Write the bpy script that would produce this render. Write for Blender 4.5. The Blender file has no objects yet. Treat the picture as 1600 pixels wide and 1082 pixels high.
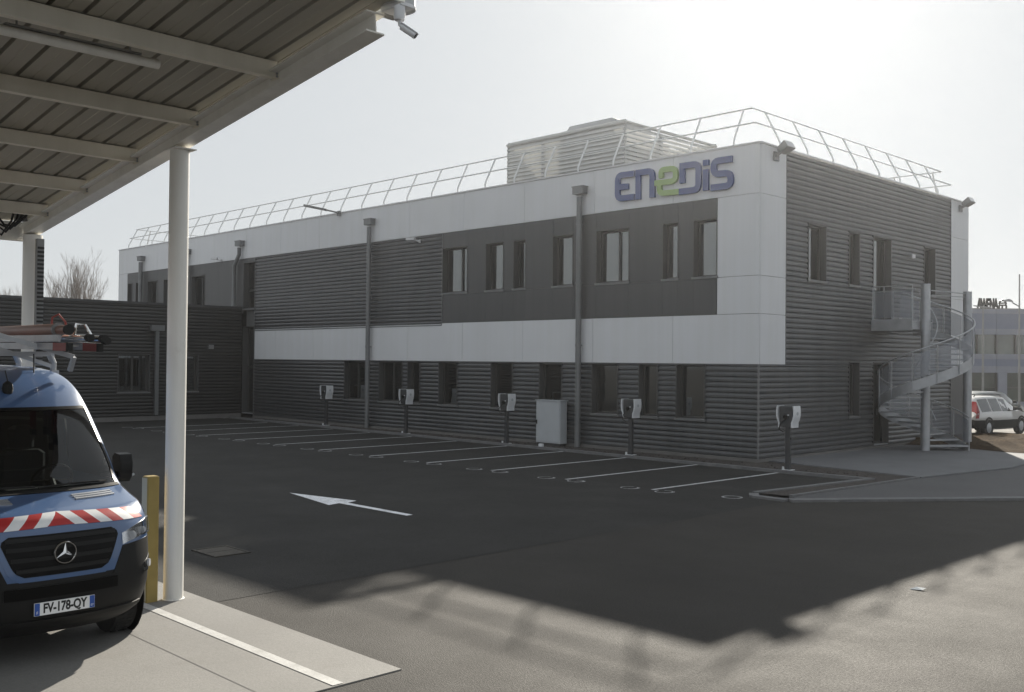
import bpy, math, random
import numpy as np
from mathutils import Vector, Matrix
random.seed(7); rng = np.random.default_rng(7)
C = bpy.context.scene.collection
SC = bpy.context.scene
PI = math.pi

# ------------------------------------------------------------------ camera, world, sun, exposure
def make_camera():
    cam = bpy.data.cameras.new("camera"); o = bpy.data.objects.new("camera", cam); C.objects.link(o)
    f, yaw, pitch, roll = 1571.6762, 2.3635, 0.0152, 0.0097
    F = np.array([math.cos(yaw)*math.cos(pitch), math.sin(yaw)*math.cos(pitch), math.sin(pitch)])
    r0 = np.array([math.sin(yaw), -math.cos(yaw), 0]); u0 = np.cross(r0, F)
    R = math.cos(roll)*r0 + math.sin(roll)*u0; U = -math.sin(roll)*r0 + math.cos(roll)*u0
    M = Matrix(((R[0], U[0], -F[0], 14.967), (R[1], U[1], -F[1], -24.296), (R[2], U[2], -F[2], 2.770), (0, 0, 0, 1)))
    o.matrix_world = M
    cam.sensor_fit = 'HORIZONTAL'; cam.sensor_width = 36; cam.lens = f/1600*36
    cam.clip_start = 0.1; cam.clip_end = 3000
    SC.camera = o
make_camera()
SUN = Vector((-1.028, 1.768, 0.985)).normalized()
EL = math.asin(SUN.z); AZ = math.atan2(SUN.x, SUN.y)       # azimuth from +Y towards +X
w = bpy.data.worlds.new("World"); SC.world = w; w.use_nodes = True
nt = w.node_tree; nt.nodes.clear()
sky = nt.nodes.new('ShaderNodeTexSky'); sky.sky_type = 'NISHITA'; sky.sun_disc = False
sky.sun_elevation = EL; sky.sun_rotation = AZ; sky.air_density = 1.0; sky.dust_density = 1.0; sky.ozone_density = 1.0; sky.altitude = 100
bg = nt.nodes.new('ShaderNodeBackground'); bg.inputs[1].default_value = 0.15
hs = nt.nodes.new('ShaderNodeHueSaturation'); hs.inputs['Saturation'].default_value = 1.0       # thin bright haze: pale, almost colourless sky
gm = nt.nodes.new('ShaderNodeGamma'); gm.inputs[1].default_value = 0.05
tn = nt.nodes.new('ShaderNodeMix'); tn.data_type = 'RGBA'; tn.blend_type = 'MULTIPLY'; tn.inputs['Factor'].default_value = 1; tn.inputs[7].default_value = (0.975, 1.02, 1.05, 1)
out = nt.nodes.new('ShaderNodeOutputWorld')
nt.links.new(sky.outputs[0], hs.inputs['Color']); nt.links.new(hs.outputs[0], gm.inputs[0]); nt.links.new(gm.outputs[0], tn.inputs[6]); nt.links.new(tn.outputs[2], bg.inputs[0]); nt.links.new(bg.outputs[0], out.inputs[0])
sl = bpy.data.lights.new("sun", 'SUN'); so = bpy.data.objects.new("sun", sl); C.objects.link(so)
sl.energy = 2.15; sl.angle = math.radians(0.65); sl.color = (1.0, 0.93, 0.81)
so.rotation_euler = SUN.to_track_quat('Z', 'Y').to_euler(); so.location = (0, 0, 60)
vs = SC.view_settings
vs.view_transform = 'Standard'; vs.look = 'None'; vs.gamma = 1.0; vs.use_curve_mapping = False; vs.exposure = 2.03
SC.render.engine = 'CYCLES'
SC.cycles.max_bounces = 6; SC.cycles.transparent_max_bounces = 12

# ------------------------------------------------------------------ materials
def mat(name, col, rough=0.6, metal=0.0, var=0.12, scale=3.0, bump=0.0, bscale=40.0, spec=0.5, ior=None, coat=0.0, dirt=None, fine=0.0, fscale=90.0, rvar=0.0, streak=0.0):
    m = bpy.data.materials.new(name); m.use_nodes = True
    n = m.node_tree.nodes; L = m.node_tree.links; b = n['Principled BSDF']
    b.inputs['Roughness'].default_value = rough; b.inputs['Metallic'].default_value = metal
    b.inputs['Specular IOR Level'].default_value = spec; b.inputs['Coat Weight'].default_value = coat
    b.inputs['Coat Roughness'].default_value = 0.05
    if ior: b.inputs['IOR'].default_value = ior
    tc = n.new('ShaderNodeTexCoord')
    nz = n.new('ShaderNodeTexNoise'); nz.inputs['Scale'].default_value = scale; nz.inputs['Detail'].default_value = 5
    L.new(tc.outputs['Object'], nz.inputs['Vector'])
    rp = n.new('ShaderNodeValToRGB')
    rp.color_ramp.elements[0].position = 0.3; rp.color_ramp.elements[1].position = 0.7
    a = [max(0, c*(1-var)) for c in col]; d = [min(1, c*(1+var)) for c in col]
    rp.color_ramp.elements[0].color = (*a, 1); rp.color_ramp.elements[1].color = (*d, 1)
    L.new(nz.outputs['Fac'], rp.inputs['Fac']); last = rp.outputs['Color']
    if fine > 0:
        n2 = n.new('ShaderNodeTexNoise'); n2.inputs['Scale'].default_value = fscale; n2.inputs['Detail'].default_value = 3
        L.new(tc.outputs['Object'], n2.inputs['Vector'])
        r2 = n.new('ShaderNodeValToRGB'); r2.color_ramp.elements[0].position = 0.35; r2.color_ramp.elements[1].position = 0.65
        lo = 1-fine; r2.color_ramp.elements[0].color = (lo, lo, lo, 1); r2.color_ramp.elements[1].color = (1+fine*0.6,)*3 + (1,)
        L.new(n2.outputs['Fac'], r2.inputs['Fac'])
        mx = n.new('ShaderNodeMix'); mx.data_type = 'RGBA'; mx.blend_type = 'MULTIPLY'; mx.inputs['Factor'].default_value = 1
        L.new(last, mx.inputs[6]); L.new(r2.outputs['Color'], mx.inputs[7]); last = mx.outputs[2]
    if dirt:                                                   # (colour, scale, threshold, amount) blotches of their own shape
        n3 = n.new('ShaderNodeTexNoise'); n3.inputs['Scale'].default_value = dirt[1]; n3.inputs['Detail'].default_value = 8; n3.inputs['Roughness'].default_value = 0.65
        L.new(tc.outputs['Object'], n3.inputs['Vector'])
        r3 = n.new('ShaderNodeValToRGB'); r3.color_ramp.elements[0].position = dirt[2]; r3.color_ramp.elements[1].position = min(1, dirt[2]+0.2)
        r3.color_ramp.elements[0].color = (0, 0, 0, 1); r3.color_ramp.elements[1].color = (dirt[3],)*3 + (1,)
        L.new(n3.outputs['Fac'], r3.inputs['Fac'])
        mx = n.new('ShaderNodeMix'); mx.data_type = 'RGBA'
        L.new(r3.outputs['Color'], mx.inputs['Factor']); L.new(last, mx.inputs[6]); mx.inputs[7].default_value = (*dirt[0], 1); last = mx.outputs[2]
    if streak > 0:                                             # rain streaks running down the sheet
        mp = n.new('ShaderNodeMapping'); mp.inputs['Scale'].default_value = (2.6, 2.6, 0.10); L.new(tc.outputs['Object'], mp.inputs['Vector'])
        n4 = n.new('ShaderNodeTexNoise'); n4.inputs['Scale'].default_value = 1.6; n4.inputs['Detail'].default_value = 7; n4.inputs['Roughness'].default_value = 0.6
        L.new(mp.outputs[0], n4.inputs['Vector']); r4 = n.new('ShaderNodeValToRGB')
        r4.color_ramp.elements[0].position = 0.35; r4.color_ramp.elements[1].position = 0.62
        lo = 1-streak; r4.color_ramp.elements[0].color = (lo, lo, lo*0.985, 1); r4.color_ramp.elements[1].color = (1, 1, 1, 1)
        L.new(n4.outputs['Fac'], r4.inputs['Fac'])
        mx = n.new('ShaderNodeMix'); mx.data_type = 'RGBA'; mx.blend_type = 'MULTIPLY'; mx.inputs['Factor'].default_value = 1
        L.new(last, mx.inputs[6]); L.new(r4.outputs['Color'], mx.inputs[7]); last = mx.outputs[2]
    if streak > 0:                                             # slight tone shift from one sheet to the next
        oi = n.new('ShaderNodeObjectInfo'); m5 = n.new('ShaderNodeMapRange'); m5.inputs[3].default_value = 1-streak*0.45; m5.inputs[4].default_value = 1.0
        L.new(oi.outputs['Random'], m5.inputs[0]); v5 = n.new('ShaderNodeMix'); v5.data_type = 'RGBA'; v5.blend_type = 'MULTIPLY'; v5.inputs['Factor'].default_value = 1
        L.new(last, v5.inputs[6]); L.new(m5.outputs[0], v5.inputs[7]); last = v5.outputs[2]
    L.new(last, b.inputs['Base Color'])
    if rvar > 0:                                               # worn and rough patches, and the grain of the stones
        na = n.new('ShaderNodeTexNoise'); na.inputs['Scale'].default_value = 0.9; na.inputs['Detail'].default_value = 9; na.inputs['Roughness'].default_value = 0.7
        nb_ = n.new('ShaderNodeTexNoise'); nb_.inputs['Scale'].default_value = 38; nb_.inputs['Detail'].default_value = 2
        ad = n.new('ShaderNodeMath'); ad.operation = 'ADD'; mr = n.new('ShaderNodeMapRange')
        L.new(tc.outputs['Object'], na.inputs['Vector']); L.new(tc.outputs['Object'], nb_.inputs['Vector'])
        L.new(na.outputs['Fac'], ad.inputs[0]); L.new(nb_.outputs['Fac'], ad.inputs[1]); L.new(ad.outputs[0], mr.inputs[0])
        mr.inputs[1].default_value = 0.7; mr.inputs[2].default_value = 1.3; mr.inputs[3].default_value = rough-rvar; mr.inputs[4].default_value = min(1.0, rough+rvar)
        L.new(mr.outputs[0], b.inputs['Roughness'])
    if bump > 0:
        nb = n.new('ShaderNodeTexNoise'); nb.inputs['Scale'].default_value = bscale; nb.inputs['Detail'].default_value = 4
        L.new(tc.outputs['Object'], nb.inputs['Vector'])
        bp = n.new('ShaderNodeBump'); bp.inputs['Strength'].default_value = bump; bp.inputs['Distance'].default_value = 0.01
        L.new(nb.outputs['Fac'], bp.inputs['Height']); L.new(bp.outputs['Normal'], b.inputs['Normal'])
    return m
def clear_mat(name, tint, gloss_col=(1, 1, 1), lo=0.04, hi=1.0, rough=0.01):
    """clear glass pane: tinted see-through mixed with mirror reflection by Fresnel"""
    m = bpy.data.materials.new(name); m.use_nodes = True
    n = m.node_tree.nodes; L = m.node_tree.links; n.clear()
    o = n.new('ShaderNodeOutputMaterial'); t = n.new('ShaderNodeBsdfTransparent'); t.inputs[0].default_value = (*tint, 1)
    g = n.new('ShaderNodeBsdfGlossy'); g.inputs['Roughness'].default_value = rough; g.inputs[0].default_value = (*gloss_col, 1)
    fr = n.new('ShaderNodeFresnel'); fr.inputs[0].default_value = 1.5
    mx = n.new('ShaderNodeMixShader')
    L.new(fr.outputs[0], mx.inputs[0]); L.new(t.outputs[0], mx.inputs[1]); L.new(g.outputs[0], mx.inputs[2]); L.new(mx.outputs[0], o.inputs[0])
    return m
def pane_mat():
    """coated double glazing: strong mirror reflection, dim view into the room"""
    m = bpy.data.materials.new('window_glass'); m.use_nodes = True
    n = m.node_tree.nodes; L = m.node_tree.links; n.clear()
    o = n.new('ShaderNodeOutputMaterial'); t = n.new('ShaderNodeBsdfTransparent'); t.inputs[0].default_value = (0.42, 0.44, 0.44, 1)
    g = n.new('ShaderNodeBsdfGlossy'); g.inputs['Roughness'].default_value = 0.012; g.inputs[0].default_value = (0.96, 1.0, 1.0, 1)
    fr = n.new('ShaderNodeFresnel'); fr.inputs[0].default_value = 2.5
    tc = n.new('ShaderNodeTexCoord'); nz = n.new('ShaderNodeTexNoise'); nz.inputs['Scale'].default_value = 0.9; bp = n.new('ShaderNodeBump'); bp.inputs['Strength'].default_value = 0.05; bp.inputs['Distance'].default_value = 0.05
    L.new(tc.outputs['Object'], nz.inputs['Vector']); L.new(nz.outputs['Fac'], bp.inputs['Height']); L.new(bp.outputs['Normal'], g.inputs['Normal'])
    mx = n.new('ShaderNodeMixShader')
    L.new(fr.outputs[0], mx.inputs[0]); L.new(t.outputs[0], mx.inputs[1]); L.new(g.outputs[0], mx.inputs[2]); L.new(mx.outputs[0], o.inputs[0])
    return m
def mesh_mat(name, col, alpha):
    """perforated sheet: metal with see-through share"""
    m = mat(name, col, 0.5, 0.3, 0.08, 6)
    n = m.node_tree.nodes; L = m.node_tree.links; o = n['Material Output']; b = n['Principled BSDF']
    t = n.new('ShaderNodeBsdfTransparent'); mx = n.new('ShaderNodeMixShader')
    mx.inputs[0].default_value = alpha
    L.new(t.outputs[0], mx.inputs[1]); L.new(b.outputs[0], mx.inputs[2]); L.new(mx.outputs[0], o.inputs[0])
    return m

M = dict(
 reveal=mat('reveal_sheet', (0.06, 0.06, 0.06), 0.5, var=0.05),
 asphalt=mat('asphalt', (0.031, 0.028, 0.0245), 0.80, spec=0.28, rvar=0.07, var=0.16, scale=0.35, bump=0.9, bscale=70, fine=0.45, fscale=55, dirt=((0.028, 0.026, 0.023), 0.55, 0.55, 0.45)),
 asphalt_new=mat('asphalt_new', (0.027, 0.0262, 0.0248), 0.8, spec=0.22, rvar=0.07, var=0.15, scale=0.5, bump=0.8, bscale=70, fine=0.4, fscale=60, dirt=((0.045, 0.044, 0.042), 0.5, 0.56, 0.35)),
 footpath=mat('footpath_asphalt', (0.078, 0.078, 0.081), 0.8, var=0.10, scale=0.6, bump=0.5, bscale=80, fine=0.25, fscale=70),
 concrete=mat('concrete', (0.20, 0.194, 0.183), 0.8, var=0.09, scale=0.8, bump=0.25, bscale=60, fine=0.10, fscale=50, dirt=((0.16, 0.15, 0.135), 1.2, 0.55, 0.55)),
 apron=mat('apron_concrete', (0.135, 0.138, 0.146), 0.85, var=0.10, scale=0.9, bump=0.2, fine=0.08),
 kerb=mat('kerb_concrete', (0.145, 0.145, 0.148), 0.85, var=0.14, scale=5, bump=0.3, fine=0.12),
 soil=mat('soil', (0.042, 0.035, 0.031), 0.95, var=0.35, scale=6, bump=1.0, bscale=30, fine=0.4, fscale=25),
 dirt=mat('bare_earth', (0.06, 0.042, 0.027), 1.0, spec=0.03, var=0.35, scale=2.5, bump=1.0, bscale=18, fine=0.4, fscale=15),
 paint=mat('road_paint', (0.76, 0.77, 0.80), 0.6, var=0.12, scale=4, fine=0.25, fscale=45, dirt=((0.25, 0.25, 0.25), 3.0, 0.52, 0.6)),
 slabline=mat('slab_line_paint', (0.46, 0.455, 0.44), 0.6, var=0.1, scale=5, fine=0.12, fscale=45, dirt=((0.24, 0.23, 0.215), 3.0, 0.55, 0.6)),
 paintring=mat('faded_road_paint', (0.40, 0.405, 0.415), 0.7, var=0.25, scale=6, fine=0.3, fscale=45, dirt=((0.06, 0.06, 0.06), 5.0, 0.45, 0.7)),
 paintold=mat('worn_road_paint', (0.58, 0.585, 0.60), 0.65, var=0.2, scale=4, fine=0.3, fscale=45, dirt=((0.08, 0.08, 0.08), 4.0, 0.48, 0.7)),
 white=mat('white_panel', (0.665, 0.67, 0.69), 0.45, var=0.025, streak=0.035, scale=0.7),
 flat=mat('anthracite_panel', (0.058, 0.059, 0.062), 0.42, streak=0.12, var=0.06, scale=0.5),
 rib=mat('ribbed_steel', (0.078, 0.080, 0.085), 0.36, 0.35, streak=0.16, var=0.07, scale=0.8),
 ribdark=mat('ribbed_steel_dark', (0.024, 0.024, 0.024), 0.45, 0.1, streak=0.15, var=0.07, scale=0.8),
 trim=mat('grey_trim', (0.16, 0.162, 0.165), 0.4, 0.2, var=0.05),
 coping=mat('coping_metal', (0.55, 0.55, 0.56), 0.35, 0.3, var=0.04),
 core=mat('wall_core', (0.05, 0.05, 0.05), 0.9),
 plinth=mat('plinth', (0.14, 0.135, 0.13), 0.85, var=0.1),
 frame=mat('window_frame', (0.045, 0.044, 0.043), 0.45, var=0.05),
 blind=mat('blind', (0.50, 0.49, 0.45), 0.8),
 pipe=mat('downpipe_zinc', (0.165, 0.17, 0.175), 0.45, 0.3, var=0.1, scale=2),
 roof=mat('roof_membrane', (0.25, 0.25, 0.25), 0.9),
 galv=mat('galvanised_steel', (0.42, 0.43, 0.45), 0.42, 0.55, var=0.12, scale=4),
 railpale=mat('pale_rail', (0.68, 0.69, 0.69), 0.45, 0.2, var=0.05),
 alu=mat('aluminium', (0.55, 0.55, 0.54), 0.38, 0.6, var=0.08),
 louvre=mat('louvre_slat', (0.50, 0.50, 0.485), 0.45, 0.25, var=0.06),
 blue_sign=mat('sign_blue', (0.055, 0.085, 0.23), 0.4, var=0.04),
 green_sign=mat('sign_green', (0.29, 0.41, 0.15), 0.4, var=0.04),
 lampgrey=mat('lamp_housing', (0.22, 0.22, 0.22), 0.5, 0.2),
 lens=mat('lamp_lens', (0.45, 0.46, 0.48), 0.12, var=0.03),
 steelwhite=mat('white_painted_steel', (0.86, 0.84, 0.79), 0.42, var=0.03, streak=0.10, scale=1.5, dirt=((0.42, 0.39, 0.34), 3.0, 0.62, 0.35)),
 steelcream=mat('cream_painted_steel', (0.82, 0.775, 0.67), 0.42, var=0.03, streak=0.08),
 deck=mat('deck_sheet', (0.40, 0.375, 0.315), 0.42, 0.25, var=0.07, scale=0.7),
 groove=mat('deck_rib', (0.20, 0.19, 0.17), 0.5, 0.2, var=0.05),
 black=mat('black_plastic', (0.012, 0.012, 0.012), 0.5, spec=0.22, var=0.1, bump=0.15, bscale=200),
 gloss=mat('gloss_black', (0.004, 0.004, 0.004), 0.3, spec=0.12, var=0.05),
 rubber=mat('rubber', (0.018, 0.018, 0.018), 0.85, var=0.15, bump=0.2, bscale=80),
 vanblue=mat('van_blue_paint', (0.060, 0.115, 0.24), 0.30, 0.0, var=0.03, scale=1.5, coat=0.7, dirt=((0.13, 0.125, 0.115), 2.2, 0.56, 0.22)),
 chrome=mat('chrome', (0.75, 0.75, 0.75), 0.12, 1.0, var=0.03),
 red=mat('red_film', (0.42, 0.025, 0.025), 0.4, var=0.05),
 whitefilm=mat('white_film', (0.78, 0.78, 0.78), 0.4, var=0.03),
 plate=mat('plate_white', (0.78, 0.78, 0.78), 0.35, var=0.02),
 plateblue=mat('plate_blue', (0.03, 0.09, 0.35), 0.35, var=0.02),
 ink=mat('plate_ink', (0.012, 0.012, 0.012), 0.5),
 windscreen=clear_mat('windscreen_glass', (0.40, 0.43, 0.43)),
 pane=pane_mat(),
 clear=clear_mat('lamp_glass', (0.92, 0.93, 0.95)),
 cabin=mat('cabin_grey', (0.055, 0.055, 0.058), 0.7, bump=0.15, bscale=120),
 seat=mat('seat_fabric', (0.04, 0.042, 0.046), 0.9, bump=0.3, bscale=150),
 amber=mat('amber_lens', (0.80, 0.28, 0.02), 0.15),
 yellow=mat('yellow_paint', (0.36, 0.26, 0.075), 0.5, var=0.12, scale=5, dirt=((0.30, 0.22, 0.08), 6, 0.6, 0.5)),
 beige=mat('bounce_lit_tone', (0.50, 0.44, 0.31), 0.6, var=0.06),  # paler tone of the yellow post's left face, slab bounce light painted in
 redplastic=mat('red_plastic', (0.24, 0.028, 0.022), 0.45),
 brown=mat('brown_pipe', (0.23, 0.115, 0.085), 0.45, var=0.1),
 cabinet=mat('cabinet_grey', (0.42, 0.44, 0.46), 0.5, var=0.04),
 charger=mat('charger_dark', (0.035, 0.037, 0.040), 0.45),
 chargerwhite=mat('charger_white', (0.66, 0.67, 0.69), 0.35, var=0.02),
 bark=mat('bark', (0.10, 0.075, 0.055), 0.9, var=0.25, scale=8),
 twig=mat('twigs', (0.20, 0.165, 0.14), 0.9, var=0.2, scale=3),
 leaf=mat('dull_leaves', (0.07, 0.075, 0.04), 0.9, var=0.4, scale=2),
 bluewall=mat('blue_grey_cladding', (0.135, 0.155, 0.22), 0.5, var=0.05),
 palewall=mat('pale_grey_cladding', (0.21, 0.225, 0.275), 0.5, var=0.05),
 greenglass=mat('green_glass', (0.05, 0.065, 0.055), 0.05, var=0.3, scale=1.2, ior=1.9),
 carsilver=mat('silver_car_paint', (0.50, 0.495, 0.49), 0.3, 0.35, var=0.02, coat=0.8),
 cargreen=mat('dark_green_car_paint', (0.03, 0.045, 0.042), 0.25, 0.1, var=0.02, coat=0.9),
 cargrey=mat('dark_grey_car_paint', (0.05, 0.052, 0.058), 0.25, 0.2, var=0.02, coat=0.9),
 carglass=mat('car_glass', (0.03, 0.034, 0.036), 0.03, var=0.05, ior=1.8),
 taillight=mat('tail_lamp_red', (0.20, 0.012, 0.015), 0.2),
 cable=mat('black_cable', (0.012, 0.012, 0.012), 0.6),
 perf=mesh_mat('perforated_sheet', (0.34, 0.36, 0.40), 0.36),
 drain=mat('worn_iron', (0.042, 0.036, 0.028), 0.7, 0.2, var=0.3, scale=9, bump=0.6, bscale=60),
 paper=mat('paper', (0.8, 0.8, 0.78), 0.8),
)

# ------------------------------------------------------------------ mesh helpers
def origin(p):
    v = Vector((0, 0, 0))
    while p is not None: v = v + p.location; p = p.parent
    return v
class MB:
    """collects shapes in world coordinates (or in the thing's own when local) and links them as ONE mesh object"""
    def __init__(s): s.v = []; s.f = []
    def raw(s, vs, fs):
        k = len(s.v); s.v += [tuple(map(float, p)) for p in vs]; s.f += [tuple(k+i for i in f) for f in fs]; return s
    def box(s, x0, x1, y0, y1, z0, z1):
        return s.raw([(x0, y0, z0), (x1, y0, z0), (x1, y1, z0), (x0, y1, z0), (x0, y0, z1), (x1, y0, z1), (x1, y1, z1), (x0, y1, z1)],
                     [(0, 3, 2, 1), (4, 5, 6, 7), (0, 1, 5, 4), (1, 2, 6, 5), (2, 3, 7, 6), (3, 0, 4, 7)])
    def bbox(s, x0, x1, y0, y1, z0, z1, b=0.01):
        """box with chamfered vertical and top edges"""
        P = lambda i: [(x0+i+b, y0+i), (x1-i-b, y0+i), (x1-i, y0+i+b), (x1-i, y1-i-b), (x1-i-b, y1-i), (x0+i+b, y1-i), (x0+i, y1-i-b), (x0+i, y0+i+b)]
        vs = [(x, y, z0) for x, y in P(0)] + [(x, y, z1-b) for x, y in P(0)] + [(x, y, z1) for x, y in P(b)]
        fs = [tuple(range(7, -1, -1)), tuple(range(16, 24))]
        for r in (0, 8):
            for i in range(8): j = (i+1) % 8; fs.append((r+i, r+j, r+8+j, r+8+i))
        return s.raw(vs, fs)
    def tube(s, pts, r, n=8, cap=True, r1=None, flat=None):
        """polyline tube; r may taper to r1"""
        P = [Vector(p) for p in pts]; m = len(P); rings = []
        up = Vector((0, 0, 1)); prev = None
        for i in range(m):
            t = (P[min(i+1, m-1)] - P[max(i-1, 0)]).normalized()
            if prev is None:
                a = t.cross(up)
                if a.length < 1e-3: a = Vector((1, 0, 0)) - t*t.x
                a.normalize()
            else:
                a = (prev - t*prev.dot(t)); a = a.normalized() if a.length > 1e-6 else prev
            prev = a; b = t.cross(a)
            rr = r if r1 is None else r + (r1-r)*i/max(1, m-1)
            rings.append([P[i] + a*(rr*math.cos(2*PI*k/n)) + b*(rr*math.sin(2*PI*k/n)) for k in range(n)])
        vs = [p for q in rings for p in q]; fs = []
        for i in range(m-1):
            for k in range(n): j = (k+1) % n; fs.append((i*n+k, i*n+j, (i+1)*n+j, (i+1)*n+k))
        if cap: fs.append(tuple(range(n-1, -1, -1))); fs.append(tuple((m-1)*n+k for k in range(n)))
        return s.raw(vs, fs)
    def bar(s, a, b, wd, ht=None, up=(0, 0, 1)):
        """rectangular bar from a to b"""
        ht = ht or wd; a = Vector(a); b = Vector(b); t = (b-a).normalized(); u = Vector(up)
        if abs(t.dot(u)) > 0.99: u = Vector((1, 0, 0))
        sd = t.cross(u).normalized(); u = sd.cross(t)
        c = [sd*(-wd/2)+u*(-ht/2), sd*(wd/2)+u*(-ht/2), sd*(wd/2)+u*(ht/2), sd*(-wd/2)+u*(ht/2)]
        return s.raw([a+q for q in c]+[b+q for q in c], [(0, 1, 2, 3), (7, 6, 5, 4), (0, 4, 5, 1), (1, 5, 6, 2), (2, 6, 7, 3), (3, 7, 4, 0)])
    def prism(s, poly, h, axis='z', at=0.0):
        """polygon (2D) extruded from at to at+h along axis"""
        mk = {'z': lambda a, b, c: (a, b, c), 'y': lambda a, b, c: (a, c, b), 'x': lambda a, b, c: (c, a, b)}[axis]
        n = len(poly); vs = [mk(a, b, at) for a, b in poly] + [mk(a, b, at+h) for a, b in poly]
        fs = [tuple(range(n-1, -1, -1)), tuple(range(n, 2*n))] + [(i, (i+1) % n, n+(i+1) % n, n+i) for i in range(n)]
        return s.raw(vs, fs)
    def lathe(s, prof, c, n=16, axis='z'):
        mk = {'z': lambda r, a, h: (c[0]+r*math.cos(a), c[1]+r*math.sin(a), c[2]+h),
              'y': lambda r, a, h: (c[0]+r*math.cos(a), c[1]+h, c[2]+r*math.sin(a)),
              'x': lambda r, a, h: (c[0]+h, c[1]+r*math.cos(a), c[2]+r*math.sin(a))}[axis]
        vs = [mk(r, 2*PI*k/n, h) for r, h in prof for k in range(n)]; fs = []
        for i in range(len(prof)-1):
            for k in range(n): j = (k+1) % n; fs.append((i*n+k, i*n+j, (i+1)*n+j, (i+1)*n+k))
        fs.append(tuple(range(n-1, -1, -1))); fs.append(tuple((len(prof)-1)*n+k for k in range(n)))
        return s.raw(vs, fs)
    def build(s, name, m, parent=None, local=False, smooth=False, label=None):
        me = bpy.data.meshes.new(name); o0 = Vector((0, 0, 0)) if local else origin(parent)
        me.from_pydata([tuple(Vector(p)-o0) for p in s.v], [], s.f); me.validate()
        bm_fix(me)
        if smooth: smooth_mesh(me)
        me.materials.append(M[m]); o = bpy.data.objects.new(name, me); C.objects.link(o)
        if parent is not None: o.parent = parent
        if label: o['label'] = label
        return o
import bmesh
def bm_fix(me):
    b = bmesh.new(); b.from_mesh(me); bmesh.ops.recalc_face_normals(b, faces=b.faces); b.to_mesh(me); b.free()
def smooth_mesh(me, ang=40):
    me.polygons.foreach_set('use_smooth', [True]*len(me.polygons))
    b = bmesh.new(); b.from_mesh(me)
    for e in b.edges:
        if len(e.link_faces) == 2 and e.calc_face_angle(0) > math.radians(ang): e.smooth = False
    b.to_mesh(me); b.free()
def tag(o, label=None, cat=None, group=None, kind=None):
    if label: o['label'] = label
    if cat: o['category'] = cat
    if group: o['group'] = group
    if kind: o['kind'] = kind
    return o
def thing(name, label, cat, loc=(0, 0, 0), group=None):
    o = bpy.data.objects.new(name, None); C.objects.link(o); o.location = loc; o.empty_display_size = 0.2
    return tag(o, label, cat, group)
def copy_tree(o, parent=None):
    c = o.copy(); C.objects.link(c)
    if parent is not None: c.parent = parent
    for ch in list(o.children): copy_tree(ch, c)
    return c
def same(o, loc, parent=None):
    c = o.copy(); C.objects.link(c); c.location = loc
    if parent is not None: c.parent = parent
    return c
def sheet(name, poly, z, m, parent=None, kind=None, th=0.0):
    b = MB()
    if th: b.prism(poly, th, 'z', z-th)
    else: b.raw([(x, y, z) for x, y in poly], [tuple(range(len(poly)))])
    o = b.build(name, m, parent)
    if kind: o['kind'] = kind
    return o
def text_mesh(s, size, depth, bold=0.0):
    cu = bpy.data.curves.new('lettering', 'FONT'); cu.body = s; cu.size = size; cu.extrude = depth; cu.offset = bold; cu.align_x = 'CENTER'; cu.align_y = 'CENTER'
    o = bpy.data.objects.new('lettering', cu); C.objects.link(o); bpy.context.view_layer.update()
    me = bpy.data.meshes.new_from_object(o.evaluated_get(bpy.context.evaluated_depsgraph_get()))
    bpy.data.objects.remove(o); return me

# ------------------------------------------------------------------ the ground
g = sheet('ground', [(-600, -600), (600, -600), (600, 900), (-600, 900)], 0.0, 'asphalt', kind='structure')
lot = sheet('parking_asphalt', [(-40, -18.62), (4.46, -18.62), (4.44, -10), (4.38, -5.9), (3.5, -5.6), (3.9, -1.3), (-40, -1.0)], 0.004, 'asphalt_new', kind='structure')
slab = sheet('concrete_slab', [(-9, -36), (7.86, -36), (7.86, -18.64), (-9, -18.64)], 0.012, 'concrete', kind='structure', th=0.10)
for (a, b_) in ((-19.36, -19.25), (-21.86, -21.75), (-24.36, -24.25)):
    sheet('painted_line', [(0.2, a), (7.84, a), (7.84, b_), (0.2, b_)], 0.017, 'slabline', slab)
for (a, b_, c, d) in ((2.90, 2.915, -36, -18.66), (-4.0, -3.985, -36, -18.66)):   # sawn joints, filled dark
    sheet('joint', [(a, c), (b_, c), (b_, d), (a, d)], 0.0145, 'soil', slab)
sheet('joint', [(-9, -19.92), (7.85, -19.92), (7.85, -19.908), (-9, -19.908)], 0.0145, 'plinth', slab)
# parking bay lines, symbols and the lane arrow: print on the asphalt
def bay(k):
    x = 1.52 - 2.51*k; y0 = -6.72 - 0.03*k; y1 = -1.45 + 0.028*k
    return x, y0, y1
for k in range(11):
    x, y0, y1 = bay(k)
    sheet('bay_line', [(x-0.05, y0), (x+0.05, y0), (x+0.05, y1), (x-0.05, y1)], 0.010, 'paintold', lot)
    for dx, dy, full in ((-0.55, -0.10, False), (0.36, -0.06, True)):
        if k == 0 and dx > 0.0: pass
        b = MB(); n = 26; cx, cy = x+dx, y0+dy
        for i in range(n):
            if not full and i in (5, 6, 18): continue
            a0 = 2*PI*i/n; a1 = 2*PI*(i+1)/n; r0 = 0.17; r1 = 0.235 if (i < 3 or i > 21) else 0.205
            if full and 8 < i < 12: continue
            b.raw([(cx+r0*math.cos(a0), cy+r0*math.sin(a0), 0.010), (cx+r1*math.cos(a0), cy+r1*math.sin(a0), 0.010), (cx+r1*math.cos(a1), cy+r1*math.sin(a1), 0.010), (cx+r0*math.cos(a1), cy+r0*math.sin(a1), 0.010)], [(0, 1, 2, 3)])
        b.build('ring_marking', 'paintring', lot)
b = MB(); cx, cy = 3.35, -6.42
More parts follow.
